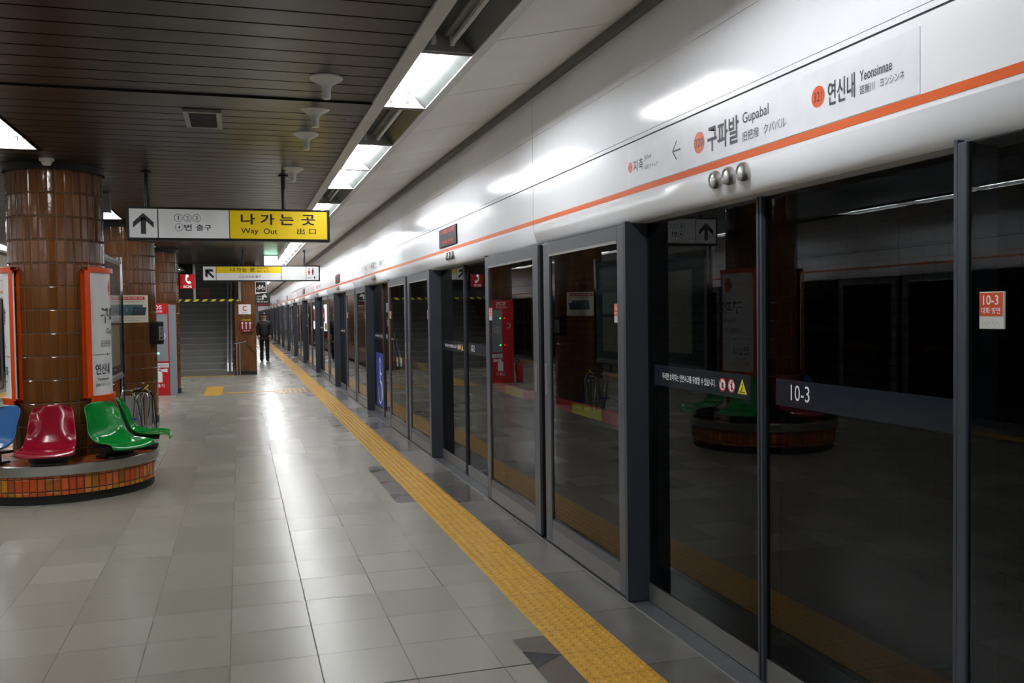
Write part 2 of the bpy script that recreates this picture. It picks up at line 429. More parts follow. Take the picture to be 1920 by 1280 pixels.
def tactile(sx, y0, y1, dots):
    X = (lambda x: x) if sx > 0 else mir
    b = B(); b.box(min(X(1.405), X(1.725)), max(X(1.405), X(1.725)), y0, y1, -.1, .004)
    if dots:
        xs = [1.405+.32*(i+.5)/6 for i in range(6)]
        y = dots[0]
        while y < dots[1]:
            for x in xs:
                r0, r1 = .0175, .0105
                A = [b.bm.verts.new((x+r0*math.cos(PI/3*k), y+r0*math.sin(PI/3*k), .004)) for k in range(6)]
                C = [b.bm.verts.new((x+r1*math.cos(PI/3*k), y+r1*math.sin(PI/3*k), .009)) for k in range(6)]
                for k in range(6): b.face((A[k], A[(k+1) % 6], C[(k+1) % 6], C[k]))
                b.face(C)
            y += .05
    return struct(b.obj('tactile_floor', 'yellow'))
tactile(1, Y0, Y1, (2.6, 48)); tactile(-1, Y0, Y1, None)
b = B()
b.box(1.725, 2.008, Y0, Y1, -.3, 0); b.box(mir(2.008), mir(1.725), Y0, Y1, -.3, 0); struct(b.obj('granite_kerb', 'granite'))
b = B(); b.box(2.008, 2.2, Y0, Y1, -.3, -.004); b.box(mir(2.2), mir(2.008), Y0, Y1, -.3, -.004); b.mi = 1
b.box(2.006, 2.016, Y0, Y1, -.05, .002); struct(b.obj('threshold_floor', ['sill', 'alu']))
b = B()
for (x0, x1, y0, y1) in ((-.75, -.38, 19.1, 21.5), (-.38, .66, 19.5, 19.72), (-1.48, -.17, 25.15, 25.45)): b.box(x0, x1, y0, y1, -.02, .003)
x = .66
while x < 1.32: b.box(x, x+.05, 19.0, 20.2, -.02, .006); x += .1
struct(b.obj('guide_path_floor', 'yellow'))
# slatted ceiling: separate planks with dark gaps over a void
b = B(); y = 4.085-.2135*74
while y < Y1:
    for xa, xb in ((mir(.87), -1.93), (-1.93, -1.54), (-1.54, .87)):
        if xa == -1.93 and any(a < y+.2135 and y < c for a, c in ((5.4, 8.35), (10.9, 13.9), (16.2, 19.3), (21.4, 24.4))): continue
        if 25.4 < y < 34 and xb < 0:
            continue
        if 25.4 < y < 34 and xa == -1.54: xa = -.13
        if xa == -1.93 and 25.4 < y < 34: continue
        dz = .012 if 5.93 < y < 6.1 and xa == -1.54 else 0
        b.box(xa, xb, y+.008, y+.2055, 3.0-dz, 3.025)
    y += .2135
struct(b.obj('ceiling', 'slat'))
b = B(); b.box(mir(2.2), 2.2, Y0, 25.4, 3.22, 3.3); b.box(-.1, 2.2, 25.4, 34, 3.22, 3.3); b.box(mir(2.2), -3.15, 25.4, 34, 3.22, 3.3); b.box(mir(2.2), 2.2, 34, Y1, 3.22, 3.3); struct(b.obj('void_ceiling', 'railD'))
# sloping soffit panels between light trough and the fascia wall
b = B()
ys = [4.495-1.228*13]
while ys[-1] < Y1: ys.append(ys[-1]+1.228)
for sx in (1, -1):
    X = (lambda x: x) if sx > 0 else mir
    for a, c in zip(ys, ys[1:]):
        b.prism([(X(1.295), 3.0), (X(1.97), 3.145), (X(1.97), 3.165), (X(1.295), 3.02)], 'y', a+.006, c-.006)
struct(b.obj('soffit_ceiling', 'soffit'))
b = B()
for X in ((lambda x: x), mir): b.prism([(X(1.955), 3.10), (X(1.955), 3.137), (X(2.0), 3.15), (X(2.05), 3.15), (X(2.05), 3.10)], 'y', Y0, Y1)
struct(b.obj('trim_cornice', 'gasket'))
# white fascia wall above the screen doors: upper panels, groove, lower panels with rolled lower edge
def fascia(sx):
    X = (lambda x: x) if sx > 0 else mir
    b = B()
    low = [(2.0, 2.484), (2.0, 2.2)]+[(2.0+.055*(1-math.cos(t)), 2.2-.124*math.sin(t)) for t in [PI/2*i/8 for i in range(1, 9)]]+[(2.2, 2.076), (2.2, 2.484)]
    for k in range(-4, NB+1):
        a, c = 6.055+P*(k-1)+.004, 6.055+P*k-.004
        b.mi = 0; b.prism([(X(p), z) for p, z in low], 'y', a, c)
        b.mi = 1; b.prism([(X(2.0), 2.492), (X(2.0), 2.512), (X(2.2), 2.512), (X(2.2), 2.492)], 'y', a, c)
        b.prism([(X(2.0), 2.515), (X(2.0), 2.823), (X(2.2), 2.823), (X(2.2), 2.515)], 'y', a, c)
        b.prism([(X(2.0), 2.825), (X(2.0), 3.10), (X(2.2), 3.10), (X(2.2), 2.825)], 'y', a, c)
        b.mi = 2; b.prism([(X(1.9985), 2.216), (X(1.9985), 2.246), (X(2.01), 2.246), (X(2.01), 2.216)], 'y', a, c)
    b.mi = 3; b.box(min(X(2.004), X(2.19)), max(X(2.004), X(2.19)), Y0, Y1, 2.482, 2.494)
    for k in range(-3, NB): b.box(min(X(2.0012), X(2.19)), max(X(2.0012), X(2.19)), 6.055+P*(k-1)-.0045, 6.055+P*(k-1)+.0045, 2.2, 3.1)
    b.mi = 3; b.box(min(X(2.07), X(2.19)), max(X(2.07), X(2.19)), Y0, Y1, 2.09, 3.09)
    o = b.obj('wall_right' if sx > 0 else 'wall_left', ['white', 'white_up', 'orange', 'dgroove'])
    for p in o.data.polygons:                       # smooth only the rolled edge
        if abs(p.normal.x) > .02 and abs(p.normal.z) > .02: p.use_smooth = True
    return struct(o)
fascia(1); fascia(-1)
# track side beyond the glass
for nm, x0, x1 in (('right', 2.2, 6.6), ('left', mir(6.6), mir(2.2))):
    b = B(); b.box(x0, x1, Y0, Y1, -1.3, -1.2); struct(b.obj('trackbed_floor_'+nm, 'panelw'))
    b = B(); xx = (x1, x1+.2) if nm == 'right' else (x0-.2, x0)
    b.box(xx[0], xx[1], Y0, Y1, -1.3, 4.3); struct(b.obj('tunnel_wall_'+nm, 'block'))
    b = B(); b.box(x0, x1, Y0, Y1, 4.2, 4.3); struct(b.obj('tunnel_ceiling_'+nm, 'panelw'))
b = B(); b.box(mir(6.6), 6.6, Y0-.2, Y0, -1.3, 4.3); struct(b.obj('wall_back', 'panelw'))
b = B(); b.box(mir(6.6), 6.6, Y1, Y1+.2, -1.3, 4.3); struct(b.obj('wall_front', 'soffit'))

# ------------------------------------------------------------------ platform screen doors
def leaf_parts(root, y0, y1, hside, number=True):
    """sliding leaf, local y0..y1 (y0 nearer the camera); hside: which stile has the grip"""
    wa = .085 if hside == 1 else .12; wb = .12 if hside == 1 else .09
    b = B(); x0, x1 = 2.012, 2.052
    b.box(x0, x1, y0, y0+wa, .02, 2.07, .003); b.box(x0, x1, y1-wb, y1, .02, 2.07, .003)
    b.box(x0, x1, y0+wa, y1-wb, 1.985, 2.07); b.box(x0+.004, x1, y0+wa, y1-wb, .125, .182)
    root_ = root; root = b.obj('door_frame', 'rail', root)
    fr = root; root = root_
    b = B(); b.box(x0+.012, x0+.024, y0+wa, y1-wb, .18, 1.987); b.obj('glass_pane', 'glass', root)
    b = B(); b.box(x0+.026, x0+.05, y0+wa+.02, y1-wb-.02, .945, 1.02, .003); pb = b.obj('push_bar', 'red', root)
    ym = (y0+wa+y1-wb)/2; b = B(); b.box(x0+.0245, x0+.026, ym-.27, ym+.22, .95, 1.015); b.obj('yellow_label', 'yel', pb)
    b = B(); b.box(x0+.002, x1-.004, y0+wa, y1-wb, .022, .127); b.obj('kick_plate', 'steelK', root)
    b = B(); b.box(x0-.002, x0+.008, y0+wa, y1-wb, 1.975, 1.99); b.obj('glazing_bead', 'alu', fr)
    b = B(); b.box(x0+.004, x1, y0, y1, -.002, .02); b.obj('bottom_seal', 'railD', fr)
    yh = y1-.045 if hside == 1 else y0+.055
    b = B(); b.box(x0-.004, x0+.002, yh-.018, yh+.018, 1.03, 1.24, .002); b.obj('finger_grip', 'steel', fr)
def door_sticker(root, y, num):
    b = B(); b.box(2.016, 2.0235, y-.043, y+.043, 1.535, 1.64, .002); st = b.obj('number_sticker', 'braille', root)
    f = Flat(on_side(2.016)); f.rect(-y-.04, -y+.04, 1.572, 1.637); f.obj('orange_field', 'ofr', st)
    f = Flat(on_side(2.016), .002); f.text(num, -y-.027, -y+.027, 1.603, 1.63, .01); f.text('대화 방면', -y-.033, -y+.033, 1.578, 1.596, .01); f.obj('lettering', 'wink', st)
    f = Flat(on_side(2.016), .002)
    for i in range(9):
        if i != 4: f.disc(-y-.03+.0075*i, 1.548+.005*(i % 2), .0015, n=6)
    f.obj('braille_dots', 'alu', st)
def panel_parts(root, y0, y1, full, kind=None):
    x = 2.137
    b = B(); b.box(x, x+.012, y0, y1, .098, 2.10); b.obj('glass_pane', 'glassP', root)
    b = B()
    for q in ((y0, y0+.075, .098, 2.09), (y1-.075, y1, .098, 2.09), (y0+.075, y1-.075, .098, .22), (y0+.075, y1-.075, 1.96, 2.09)): b.box(x+.0125, x+.016, *q)
    b.obj('black_border', 'frit', root)
    b = B(); b.box(x-.006, x+.02, y0, y1, 0, .098); b.obj('kick_plate', 'steelK', root)
    b = B(); b.box(x-.0008, x, y0+.075, y1-.075, 1.2, 1.31); b.obj('film_band', 'shade', root)
def bay_name(k): return ORD[k+1]
proto = {}
def make_bay(k):
    yb = 4.50+P*k; o = bay_name(k); num = '10-%d' % (3-k-1) if k < 3 else '9-%d' % (4-(k-3) % 4)
    base = (0, yb, 0)
    def dup(key, name, build, label, cat, group, dy=0):
        if key in proto:
            r = copy_tree(proto[key]); r.location = (0, yb+dy, 0); tag(r, label, cat, group)
        else:
            r = thing(name, (0, yb+dy, 0), label, cat, 0, group); build(r); proto[key] = r
        return r
    # post: a door post of its own between fixed glazing and the sliding leaf
    def post(r):
        b = B(); b.box(2.008, 2.16, 0, .034, 0, 2.085, .002); b.obj('post_body', 'post', r)
    dup('post', 'screen_door_post', post, 'blue grey steel post on the near side of the %s screen doorway' % o, 'post', 'screen door posts')
    dup('R', 'screen_door_leaf', lambda r: leaf_parts(r, .038, 1.388, 1), 'near sliding glass leaf of the %s screen doorway along the platform' % o, 'door', 'screen door leaves')
    dup('L', 'screen_door_leaf', lambda r: leaf_parts(r, 1.51, 2.915, 0), 'far sliding glass leaf of the %s screen doorway along the platform' % o, 'door', 'screen door leaves')
    if k == -1:
        r0 = bpy.data.objects[[o_.name for o_ in bpy.data.objects if o_.get('label', '').startswith('far sliding glass leaf of the first')][0]]
        for c_ in list(r0.children_recursive): bpy.data.objects.remove(c_)
        bb = B(); bb.box(2.012, 2.052, 2.88, 2.915, .02, 2.075, .003); bb.obj('door_frame', 'post', r0)
        bb = B(); bb.box(2.022, 2.034, 1.51, 2.88, .13, 2.075); bb.obj('glass_pane', 'glass', r0)
        bb = B(); bb.box(2.038, 2.062, 1.6, 2.7, .945, 1.02, .003); bb.obj('push_bar', 'red', r0)
        bb = B(); bb.box(2.016, 2.05, 1.51, 2.88, .02, .13); bb.obj('kick_plate', 'steelK', r0)
        proto.pop('L')
    def gap(r):
        b = B(); b.box(2.056, 2.066, 1.36, 1.54, 0, 2.075); b.obj('glass_strip', 'frit', r)
        b = B(); b.box(2.03, 2.05, 1.389, 1.40, .02, 2.07); b.obj('rubber_edge', 'railD', r); b = B(); b.box(2.03, 2.05, 1.498, 1.509, .02, 2.07); b.obj('rubber_edge', 'railD', r)
    dup('gap', 'screen_door_seal', gap, 'dark closing strip between the two leaves of the %s screen doorway' % o, 'seal', 'door closing strips')
    dup('P1', 'fixed_glass_panel', lambda r: panel_parts(r, 2.93, P-1.16, 1), 'fixed dark glass panel just beyond the far leaf of the %s screen doorway' % o, 'glass panel', 'fixed glass panels')
    dup('P2', 'fixed_glass_panel', lambda r: panel_parts(r, P-1.115, P-.005, 1), 'second fixed dark glass panel beyond the far leaf of the %s screen doorway' % o, 'glass panel', 'fixed glass panels')
    def mul(r):
        b = B(); b.box(2.118, 2.15, P-1.157, P-1.118, 0, 2.085, .002); b.obj('mullion_bar', 'post', r)
        b = B(); b.box(2.115, 2.1185, P-1.141, P-1.134, 0, 2.08); b.obj('groove_strip', 'railD', r)
    dup('mul', 'glazing_mullion', mul, 'thin grey upright between the two fixed panels beyond the %s screen doorway' % o, 'mullion', 'glazing mullions')
    def jamb(r):
        b = B(); b.box(2.012, 2.16, 2.915, 2.928, 0, 2.085); b.obj('jamb_body', 'post', r)
    dup('jamb', 'screen_door_jamb', jamb, 'slim grey jamb closing the far edge of the %s screen doorway' % o, 'jamb', 'screen door jambs')
    # indicator lamps in the fascia
    if k >= -1:
        for j in range(3):
            def lamp(r):
                b = B(); b.lathe([(.036, 0), (.04, .012), (.036, .03), (.028, .034), (.027, .02)], seg=20); m = b.obj('chrome_ring', 'steel', r, True); m.rotation_euler = (0, -PI/2, 0)
                b = B(); b.lathe([(0, .034), (.018, .031), (.028, .026)], seg=16); m = b.obj('lens', 'ringm', r, True); m.rotation_euler = (0, -PI/2, 0)
            key = 'lamp'
            if key in proto: r = copy_tree(proto[key])
            else: r = thing('indicator_lamp', (0, 0, 0), '', 'lamp'); lamp(r); proto[key] = r
            r.location = (2.007, 3.275+.114*j+P*(k+1), 2.164)
            tag(r, '%s of three round chrome indicator lamps above the fixed panels beyond the %s doorway' % (('nearest', 'middle', 'farthest')[j], o), 'lamp', 'fascia indicator lamps')
    if k < 8:
        for nm, y in (('near', .105), ('far', 2.87)):
            key = ('st', num)
            r = thing('door_sticker', (0, yb, 0), 'orange and white number sticker on the %s leaf of the %s screen doorway' % (nm, o), 'sticker', 0, 'door number stickers')
            yy = y+(.028 if nm == 'near' else -.077)
            door_sticker(r, yy, {'-1': '10-3'}.get(str(k), num))
    if k < 6:
        r = thing('warning_print', (0, yb, 0), 'white warning line with three symbols on the glass beyond the %s doorway' % o, 'sticker', 0, 'warning prints on the glass')
        f = Flat(on_side(2.137)); y = P-.18; f.text('무리한 승하차는 안전사고를 유발할 수 있습니다.', -y, -y+.555, 1.236, 1.272, .008); f.obj('lettering', 'wink', r)
        f = Flat(on_side(2.137))
        for q in (.62, .70): f.disc(-y+q, 1.252, .027, 0); 
        f.obj('white_disc', 'wink', r)
        f = Flat(on_side(2.137), .002)
        for q in (.62, .70):
            f.ring(-y+q, 1.252, .032, .006); f.line((-y+q-.02, 1.272), (-y+q+.02, 1.232), .005, .0004)
        f.obj('red_ring', 'red', r)
        f = Flat(on_side(2.137), .0016)
        f.rect(-y+.611, -y+.629, 1.235, 1.262); f.obj('black_figure', 'ink', r); f = Flat(on_side(2.137), .0016); f.disc(-y+.705, 1.268, .006, n=10); f.rect(-y+.696, -y+.708, 1.232, 1.262); f.obj('black_figure', 'ink', r)
        f = Flat(on_side(2.137)); f.poly(((-y+.752, 1.222), (-y+.83, 1.222), (-y+.791, 1.289))); f.obj('yellow_triangle', 'yel', r)
        f = Flat(on_side(2.137), .002); f.line((-y+.78, 1.23), (-y+.793, 1.255), .007); f.disc(-y+.793, 1.264, .005, n=8); f.rect(-y+.765, -y+.815, 1.228, 1.232); f.obj('black_symbol', 'ink', r)
        r = thing('door_number_print', (0, yb, 0), 'small white door number on the glass next to the far leaf of the %s doorway' % o, 'sticker', 0, 'door numbers on the glass')
        f = Flat(on_side(2.137)); y = P-1.34; f.text({'-1': '10-3'}.get(str(k), num), -y, -y+.125, 1.228, 1.292, .0); f.obj('lettering', 'wink', r)
for k in range(-1, NB-1): make_bay(k)
# the opposite side of the island, part of the setting
for k in range(0, 10):
    for key in ('post', 'R', 'L', 'P1', 'P2', 'mul', 'jamb'):
        r = copy_tree(proto[key]); r.name = 'door_%d' % (k*7+len(key)+1)
        r.rotation_euler = (0, 0, PI); r.location = (2*AX, 2*4.5+P*(k+1)-1.5, 0)
        for q in ('label', 'category', 'group'):
            if q in r: del r[q]
        struct(r)

# ------------------------------------------------------------------ fascia signs
def name_sign(k, full):
    dy = P*k
    r = thing('station_name_strip', (0, dy, 0), 'white station name strip with orange numbered dots, %s along the fascia' % ('nearest' if k == 0 else ('second' if k == 2 else 'third' if k == 4 else 'fourth')), 'sign', 0, 'station name strips')
    b = B(); b.box(1.9975, 2.0, 2.28, 4.44, 2.249, 2.452); b.obj('film_face', 'signfilm', r)
    S = on_side(1.9975)
    f = Flat(S); f.disc(-4.396, 2.357, .028, ry=.028); f.obj('faded_dot', 'salmon', r); f = Flat(S); f.disc(-3.652, 2.352, .048); f.obj('faded_dot', 'salmon', r)
    f = Flat(S); f.disc(-2.782, 2.356, .038); f.obj('orange_dot', 'odot', r)
    f = Flat(S, .002); f.text('320', -3.688, -3.618, 2.332, 2.371, .0); f.text('319', -4.414, -4.378, 2.347, 2.366); f.text('321', -2.806, -2.758, 2.338, 2.373); f.obj('number_lettering', 'inkg', r)
    f = Flat(S, .0016)
    f.line((-3.91, 2.356), (-3.83, 2.356), .007); f.line((-3.91, 2.356), (-3.868, 2.4), .007); f.line((-3.91, 2.356), (-3.868, 2.312), .007)
    f.obj('arrow', 'inkg', r)
    f = Flat(S, .0016)
    f.text('지', -4.355, -4.305, 2.325, 2.385, .01); f.text('축', -4.29, -4.24, 2.325, 2.385, .01); f.text('Jichuk', -4.22, -4.14, 2.362, 2.392); f.text('紙杻 チチュク', -4.22, -4.07, 2.318, 2.340)
    f.text('구파발', -3.575, -3.315, 2.293, 2.408, .018); f.text('Gupabal', -3.285, -3.095, 2.348, 2.405, .004); f.text('旧把撥', -3.285, -3.165, 2.288, 2.328); f.text('クパバル', -3.13, -2.98, 2.29, 2.328)
    f.text('연신내', -2.725, -2.58, 2.308, 2.392, .014); f.text('Yeonsinnae', -2.555, -2.40, 2.352, 2.388, .004); f.text('延新川', -2.555, -2.482, 2.308, 2.338); f.text('ヨンシンネ', -2.455, -2.345, 2.311, 2.338)
    f.obj('lettering', 'inkg', r)
for k in (0, 2, 4, 6): name_sign(k, True)
for i, k in enumerate((0, 2, 4, 6, 8, 10)):
    r = thing('led_display', (0, P*k, 0), 'small black display with red dot lettering, %s along the white fascia' % ORD[i], 'display', 0, 'fascia displays')
    b = B(); b.box(1.985, 2.0, 8.36, 9.12, 2.268, 2.452, .003); b.obj('display_case', 'black', r)
    f = Flat(on_side(1.985)); f.text('구파발 방면', -9.06, -8.45, 2.395, 2.435, 0); f.text('당역 도착', -8.95, -8.5, 2.29, 2.33, 0); f.obj('dot_lettering', 'led_d', r)
# wheelchair sticker on the glass
r = thing('wheelchair_sticker', (0, 14.3, 0), 'tall blue wheelchair sticker on the dark glass beside the second post', 'sticker')
r['label'] = 'tall blue wheelchair sticker on the fixed dark glass past the third doorway'
f = Flat(on_side(2.137)); f.rect(-.52, .28, .12, .98); f.obj('blue_film', 'blue', r)
f = Flat(on_side(2.137), .002); f.disc(-.1, .86, .05); f.ring(-.12, .36, .2, .035, a0=R(160), a1=R(400), n=20); f.line((-.1, .8), (-.1, .5), .05); f.line((-.1, .52), (.08, .5), .05); f.line((.08, .5), (.14, .25), .05); f.line((-.1, .66), (.06, .64), .04); f.obj('wheelchair_symbol', 'wink', r)

# ------------------------------------------------------------------ fluorescent lights
def trough_frame(sx):
    X = (lambda x: x) if sx > 0 else mir
    b = B()
    b.prism([(X(.87), 2.985), (X(.955), 2.985), (X(.955), 3.03), (X(.87), 3.03)], 'y', Y0, Y1)
    b.prism([(X(1.235), 2.985), (X(1.295), 2.992), (X(1.295), 3.03), (X(1.235), 3.03)], 'y', Y0, Y1)
    return struct(b.obj('light_channel_trim', 'chan'))
trough_frame(1); trough_frame(-1)
def fixture(name, lit, L=1.32, wid=.28):
    r = thing(name, (0, 0, 0), '', 'light'); h = wid/2
    b = B(); t = .006
    b.prism([(-h, 2.992), (-h+.02, 3.085), (h*.35, 3.085), (h, 2.992), (h+t, 2.992), (h*.35+t, 3.085+t), (-h+.02, 3.085+t), (-h-t, 2.992)], 'y', .004, L-.004)
    b.obj('reflector', 'trough', r)
    for y in (0, L-.02):
        b = B(); b.prism([(-h, 2.988), (h, 2.988), (h*.35, 3.085), (-h+.02, 3.085)], 'y', y, y+.02); b.obj('end_plate', 'alu', r)
    for tx in (-h*.62, h*.12):
        for y in (.02, L-.055):
            b = B(); b.box(tx-.012, tx+.012, y, y+.035, 3.02, 3.08); b.obj('lamp_holder', 'white_pl', r)
        if lit or tx > 0:
            b = B(); b.tube([(tx, .05, 3.035), (tx, L-.05, 3.035)], .016, 8)
            b.obj('fluorescent_tube', 'tube' if lit else 'tubeoff', r, True)
    if not lit:
        b = B(); b.box(-.03, .03, .05, L-.05, 3.06, 3.084); b.obj('ballast_cover', 'alu', r)
    return r
FX = {True: None, False: None}
def place_fixture(x, y, lit, label, group, name='fluorescent_light'):
    if FX[lit] is None: r = FX[lit] = fixture(name, lit)
    else: r = copy_tree(FX[lit])
    r.location = (x, y, 0); tag(r, label, 'light', group)
n = 0
for k in range(-12, 76):
    y = 4.75+1.34*k
    lit = (k not in (-11, -8, -5, -3, -1, 1, 4, 7)) 
    if y < Y0 or y > Y1-2: continue
    n += 1
    if k >= -1:
        lab = '%s fluorescent light in the ceiling channel by the white fascia, number %s along' % ('lit' if lit else 'unlit', ORD[k+1] if k+1 < len(ORD) else 'far %d' % (k+1))
        if k+1 >= len(ORD): lab = 'lit fluorescent lights in the distant end of the channel by the fascia'
    else: lab = '%s fluorescent light in the channel overhead behind the viewpoint' % ('lit' if lit else 'unlit')
    if k > 30 and k % 2: continue
    place_fixture(1.095, y, lit, lab, 'channel lights by the fascia')
for k in range(-9, 40):
    y = 4.75+1.34*k
    lit = k % 4 != 1
    if k > 20 and k % 2: continue
    place_fixture(mir(1.095), y, lit, '%s fluorescent lights in the channel over the far platform edge' % ('lit' if lit else 'unlit'), 'channel lights over the far edge')
FX2 = None
for i, (ya, yb_) in enumerate(((-4.6, -1.9), (5.55, 8.27), (11.1, 13.82), (16.45, 19.2), (21.6, 24.3))):
    for j in range(2):
        if FX2 is None:
            FX2 = r = fixture('middle_ceiling_light', True, 1.34, .34)
        else: r = copy_tree(FX2)
        r.location = (-1.735, ya+1.36*j, 0)
        tag(r, 'lit twin tube ceiling light on the pillar line, %s half of the %s pair' % (('near', 'far')[j], ('overhead', 'nearest', 'second', 'third', 'fourth')[i]), 'light', 'middle ceiling lights')

# ------------------------------------------------------------------ pillars, bench and chairs
def pillar(y, label):
    r = thing('tiled_pillar', (AX, y, 0), label, 'pillar', 0, 'brown tiled pillars')
    b = B(); b.lathe([(.41, .1), (.41, 2.94)], seg=72, r0=.41); b.obj('tiled_shaft', 'tileP', r, True)
    b = B(); b.lathe([(.415, 0), (.415, .1), (.40, .1)], seg=48); b.obj('black_plinth', 'blackm', r, True)
    b = B(); b.lathe([(.43, 2.94), (.43, 3.0), (.40, 3.0), (.40, 2.94)], seg=48); b.obj('ceiling_ring', 'iron', r, True)
    return r
pillar(9.32, 'nearest brown tiled round pillar with orange sign frames and a bench around it')
pillar(14.72, 'second brown tiled round pillar with a cream poster on it')
pillar(20.2, 'third brown tiled round pillar with the red emergency cabinet in front')
PC = Vector((AX, 9.32, 0)); D0 = math.atan2(-9.32, 1.63)       # direction from the pillar to the viewpoint
r = thing('round_bench', PC, 'round tiled bench with a steel rim encircling the nearest pillar', 'bench')
b = B(); b.lathe([(.80, 0), (.80, .078)], seg=72); b.obj('black_kick_base', 'blackm', r, True)
b = B(); b.lathe([(.82, .078), (.82, .25)], seg=84, r0=.82); b.obj('tiled_side', 'tileB', r, True)
b = B(); b.lathe([(.815, .25), (.845, .25), (.85, .256), (.85, .334), (.845, .34), (.82, .34)], seg=72); b.obj('steel_rim', 'steel', r, True)
b = B(); b.lathe([(.41, .336), (.83, .336)], seg=72, r0=.6); b.obj('mosaic_top', 'tileT', r)
def chair_shell():
    """bucket seat: u across, t from the front edge over the seat and up the back"""
    prof = [(.255, -.045), (.235, -.012), (.16, .008), (.06, .0), (-.05, -.006), (-.13, .012), (-.185, .06), (-.215, .14), (-.24, .23), (-.262, .31), (-.276, .365), (-.282, .392)]
    wid = [.245, .25, .243, .235, .228, .222, .216, .208, .198, .186, .168, .135]
    n = 14; b = B(); rows = []
    for (y, z), wd in zip(prof, wid):
        row = []
        i = len(rows)
        for k in range(n+1):
            u = -1+2*k/n; e = abs(u)**3
            seat = max(0, 1-i/5.0); back = max(0, (i-5)/6.0)
            lift = .05*e*(1-abs(1-i/5.0)) if i < 6 else .05*e*max(0, 1-(i-5)/6)
            row.append(b.bm.verts.new((u*wd, y+back*.055*e-(.03*e if i == 0 else 0)+.05*e*(1 if 4 <= i <= 8 else 0)*.8, z+lift+.012*e*(1 if i < 2 else 0)-(.028*e if i == 11 else 0))))
        rows.append(row)
    for A, C in zip(rows, rows[1:]):
        for k in range(n): b.face((A[k], A[k+1], C[k+1], C[k]))
    return b
def chair(a, m, label):
    ang = D0+R(a); r = thing('bucket_chair', PC+Vector((.74*math.cos(ang), .74*math.sin(ang), .3425)), label, 'chair', ang-PI/2, 'bucket chairs on the round bench')
    o = chair_shell().obj('seat_shell', m, r, True, (0, 0, .125))
    o.scale = (.93, .93, .93); md = o.modifiers.new('s', 'SOLIDIFY'); md.thickness = .012; md.offset = 0
    md = o.modifiers.new('d', 'SUBSURF'); md.levels = 1; md.render_levels = 2
    b = B(); b.box(-.13, .13, -.13, .10, 0, .02, .003); b.box(-.16, .16, -.03, .03, .02, .10, .004); b.box(-.15, .15, -.15, .12, .09, .112, .003); b.obj('support_bracket', 'iron', r)
chair(-53, 'chair_blue', 'blue fibreglass bucket chair on the round bench, cut by the picture edge')
chair(-8, 'chair_red', 'dark red fibreglass bucket chair on the round bench')
chair(37, 'chair_green', 'green fibreglass bucket chair facing the platform, next to the red chair')
chair(82, 'chair_green', 'green fibreglass bucket chair seen side on, past the other green chair')
# curved station signs on the pillar
def pillar_sign(a, label, right):
    r = thing('curved_station_sign', PC, label, 'sign', 0, 'curved station signs on the pillar'); c = D0+R(a); h = R(50)
    z0, z1 = .83, 2.065
    b = B(); b.lathe([(.412, z0+.05), (.448, z0+.05), (.448, z1-.03), (.412, z1-.03)], seg=36, a0=c-h, a1=c+h); b.obj('white_face', 'pw', r, True)
    b = B()
    b.bm.free()
    for za, zb in ((z0, z0+.055), (z1-.045, z1)):
        b = B(); b.lathe([(.41, za), (.475, za), (.475, zb), (.41, zb), (.41, za)], seg=36, a0=c-h+.02, a1=c+h-.02); b.obj('orange_rail', 'ofr', r, True)
    for s in (-1, 1):
        b = B(); e = c+s*h; b.lathe([(.41, z0+.04), (.485, z0+.04), (.485, z1-.03), (.41, z1-.03), (.41, z0+.04)], seg=4, a0=e-.055, a1=e+.055)
        b.obj('orange_stile', 'ofr', r, True)
    def fn(u, v, d): t = c+u/.448; return ((.449+d)*math.cos(t), (.449+d)*math.sin(t), v)
    fz = fn; fn = lambda u, v, d: fz(u, v+.09, d)
    f = Flat(fn); f.disc(-.0, 1.79, .085); f.obj('orange_dot', 'odot', r)
    f = Flat(fn, .002)
    f.text('320', -.05, .05, 1.765, 1.815); f.text('구파발', -.23, .23, 1.46, 1.61, .018); f.text('Gupabal', -.14, .14, 1.345, 1.415, .006); f.text('旧把撥 クパバル', -.23, .23, 1.24, 1.30)
    f.rect(-.34, .34, 1.168, 1.172, n=12); f.disc(-.13, 1.17, .012); f.text('연신내', -.31, -.1, .985, 1.085, .016); f.text('Yeonsinnae', -.29, -.12, .93, .958, .006); f.text('延新川 ヨンシンネ', -.31, -.1, .875, .905)
    f.text('지축', .1, .26, .985, 1.085, .016); f.text('Jichuk', .12, .24, .93, .958, .006); f.line((.27, 1.17), (.25, 1.19), .006); f.line((.27, 1.17), (.25, 1.15), .006)
    f.obj('lettering', 'inkg', r)
pillar_sign(80, 'curved white station sign in an orange frame on the platform side of the nearest pillar', True)
pillar_sign(-101, 'curved white station sign in an orange frame behind the blue chair', False)

# ------------------------------------------------------------------ hanging signs
def arrow_up(f, cx, cz, s):
    f.poly([(cx-.25*s, cz-.5*s+.0), (cx+.0, cz+.0), (cx+.0, cz+.0)]) if False else None
    f.rect(cx-.115*s, cx+.115*s, cz-.5*s, cz+.28*s)
    f.poly(((cx, cz+.5*s), (cx-.46*s, cz+.06*s), (cx-.46*s, cz-.2*s), (cx, cz+.22*s)))
    f.poly(((cx, cz+.5*s), (cx, cz+.22*s), (cx+.46*s, cz-.2*s), (cx+.46*s, cz+.06*s)))
def circled(f, t, cx, cz, r):
    g = Flat(f.fn); f.used = True; f.more.append(g); g.ring(cx, cz, r, r*.1, n=20); g.text(t, cx-r*(.12 if t == '1' else .28), cx+r*(.12 if t == '1' else .28), cz-r*.55, cz+r*.55, .004); f.more += g.more
y = 9.31
r = thing('hanging_direction_sign', (0, y, 0), 'large hanging sign with an up arrow, white left half and yellow right half', 'sign')
Fy = -.07; S = on_front(Fy)
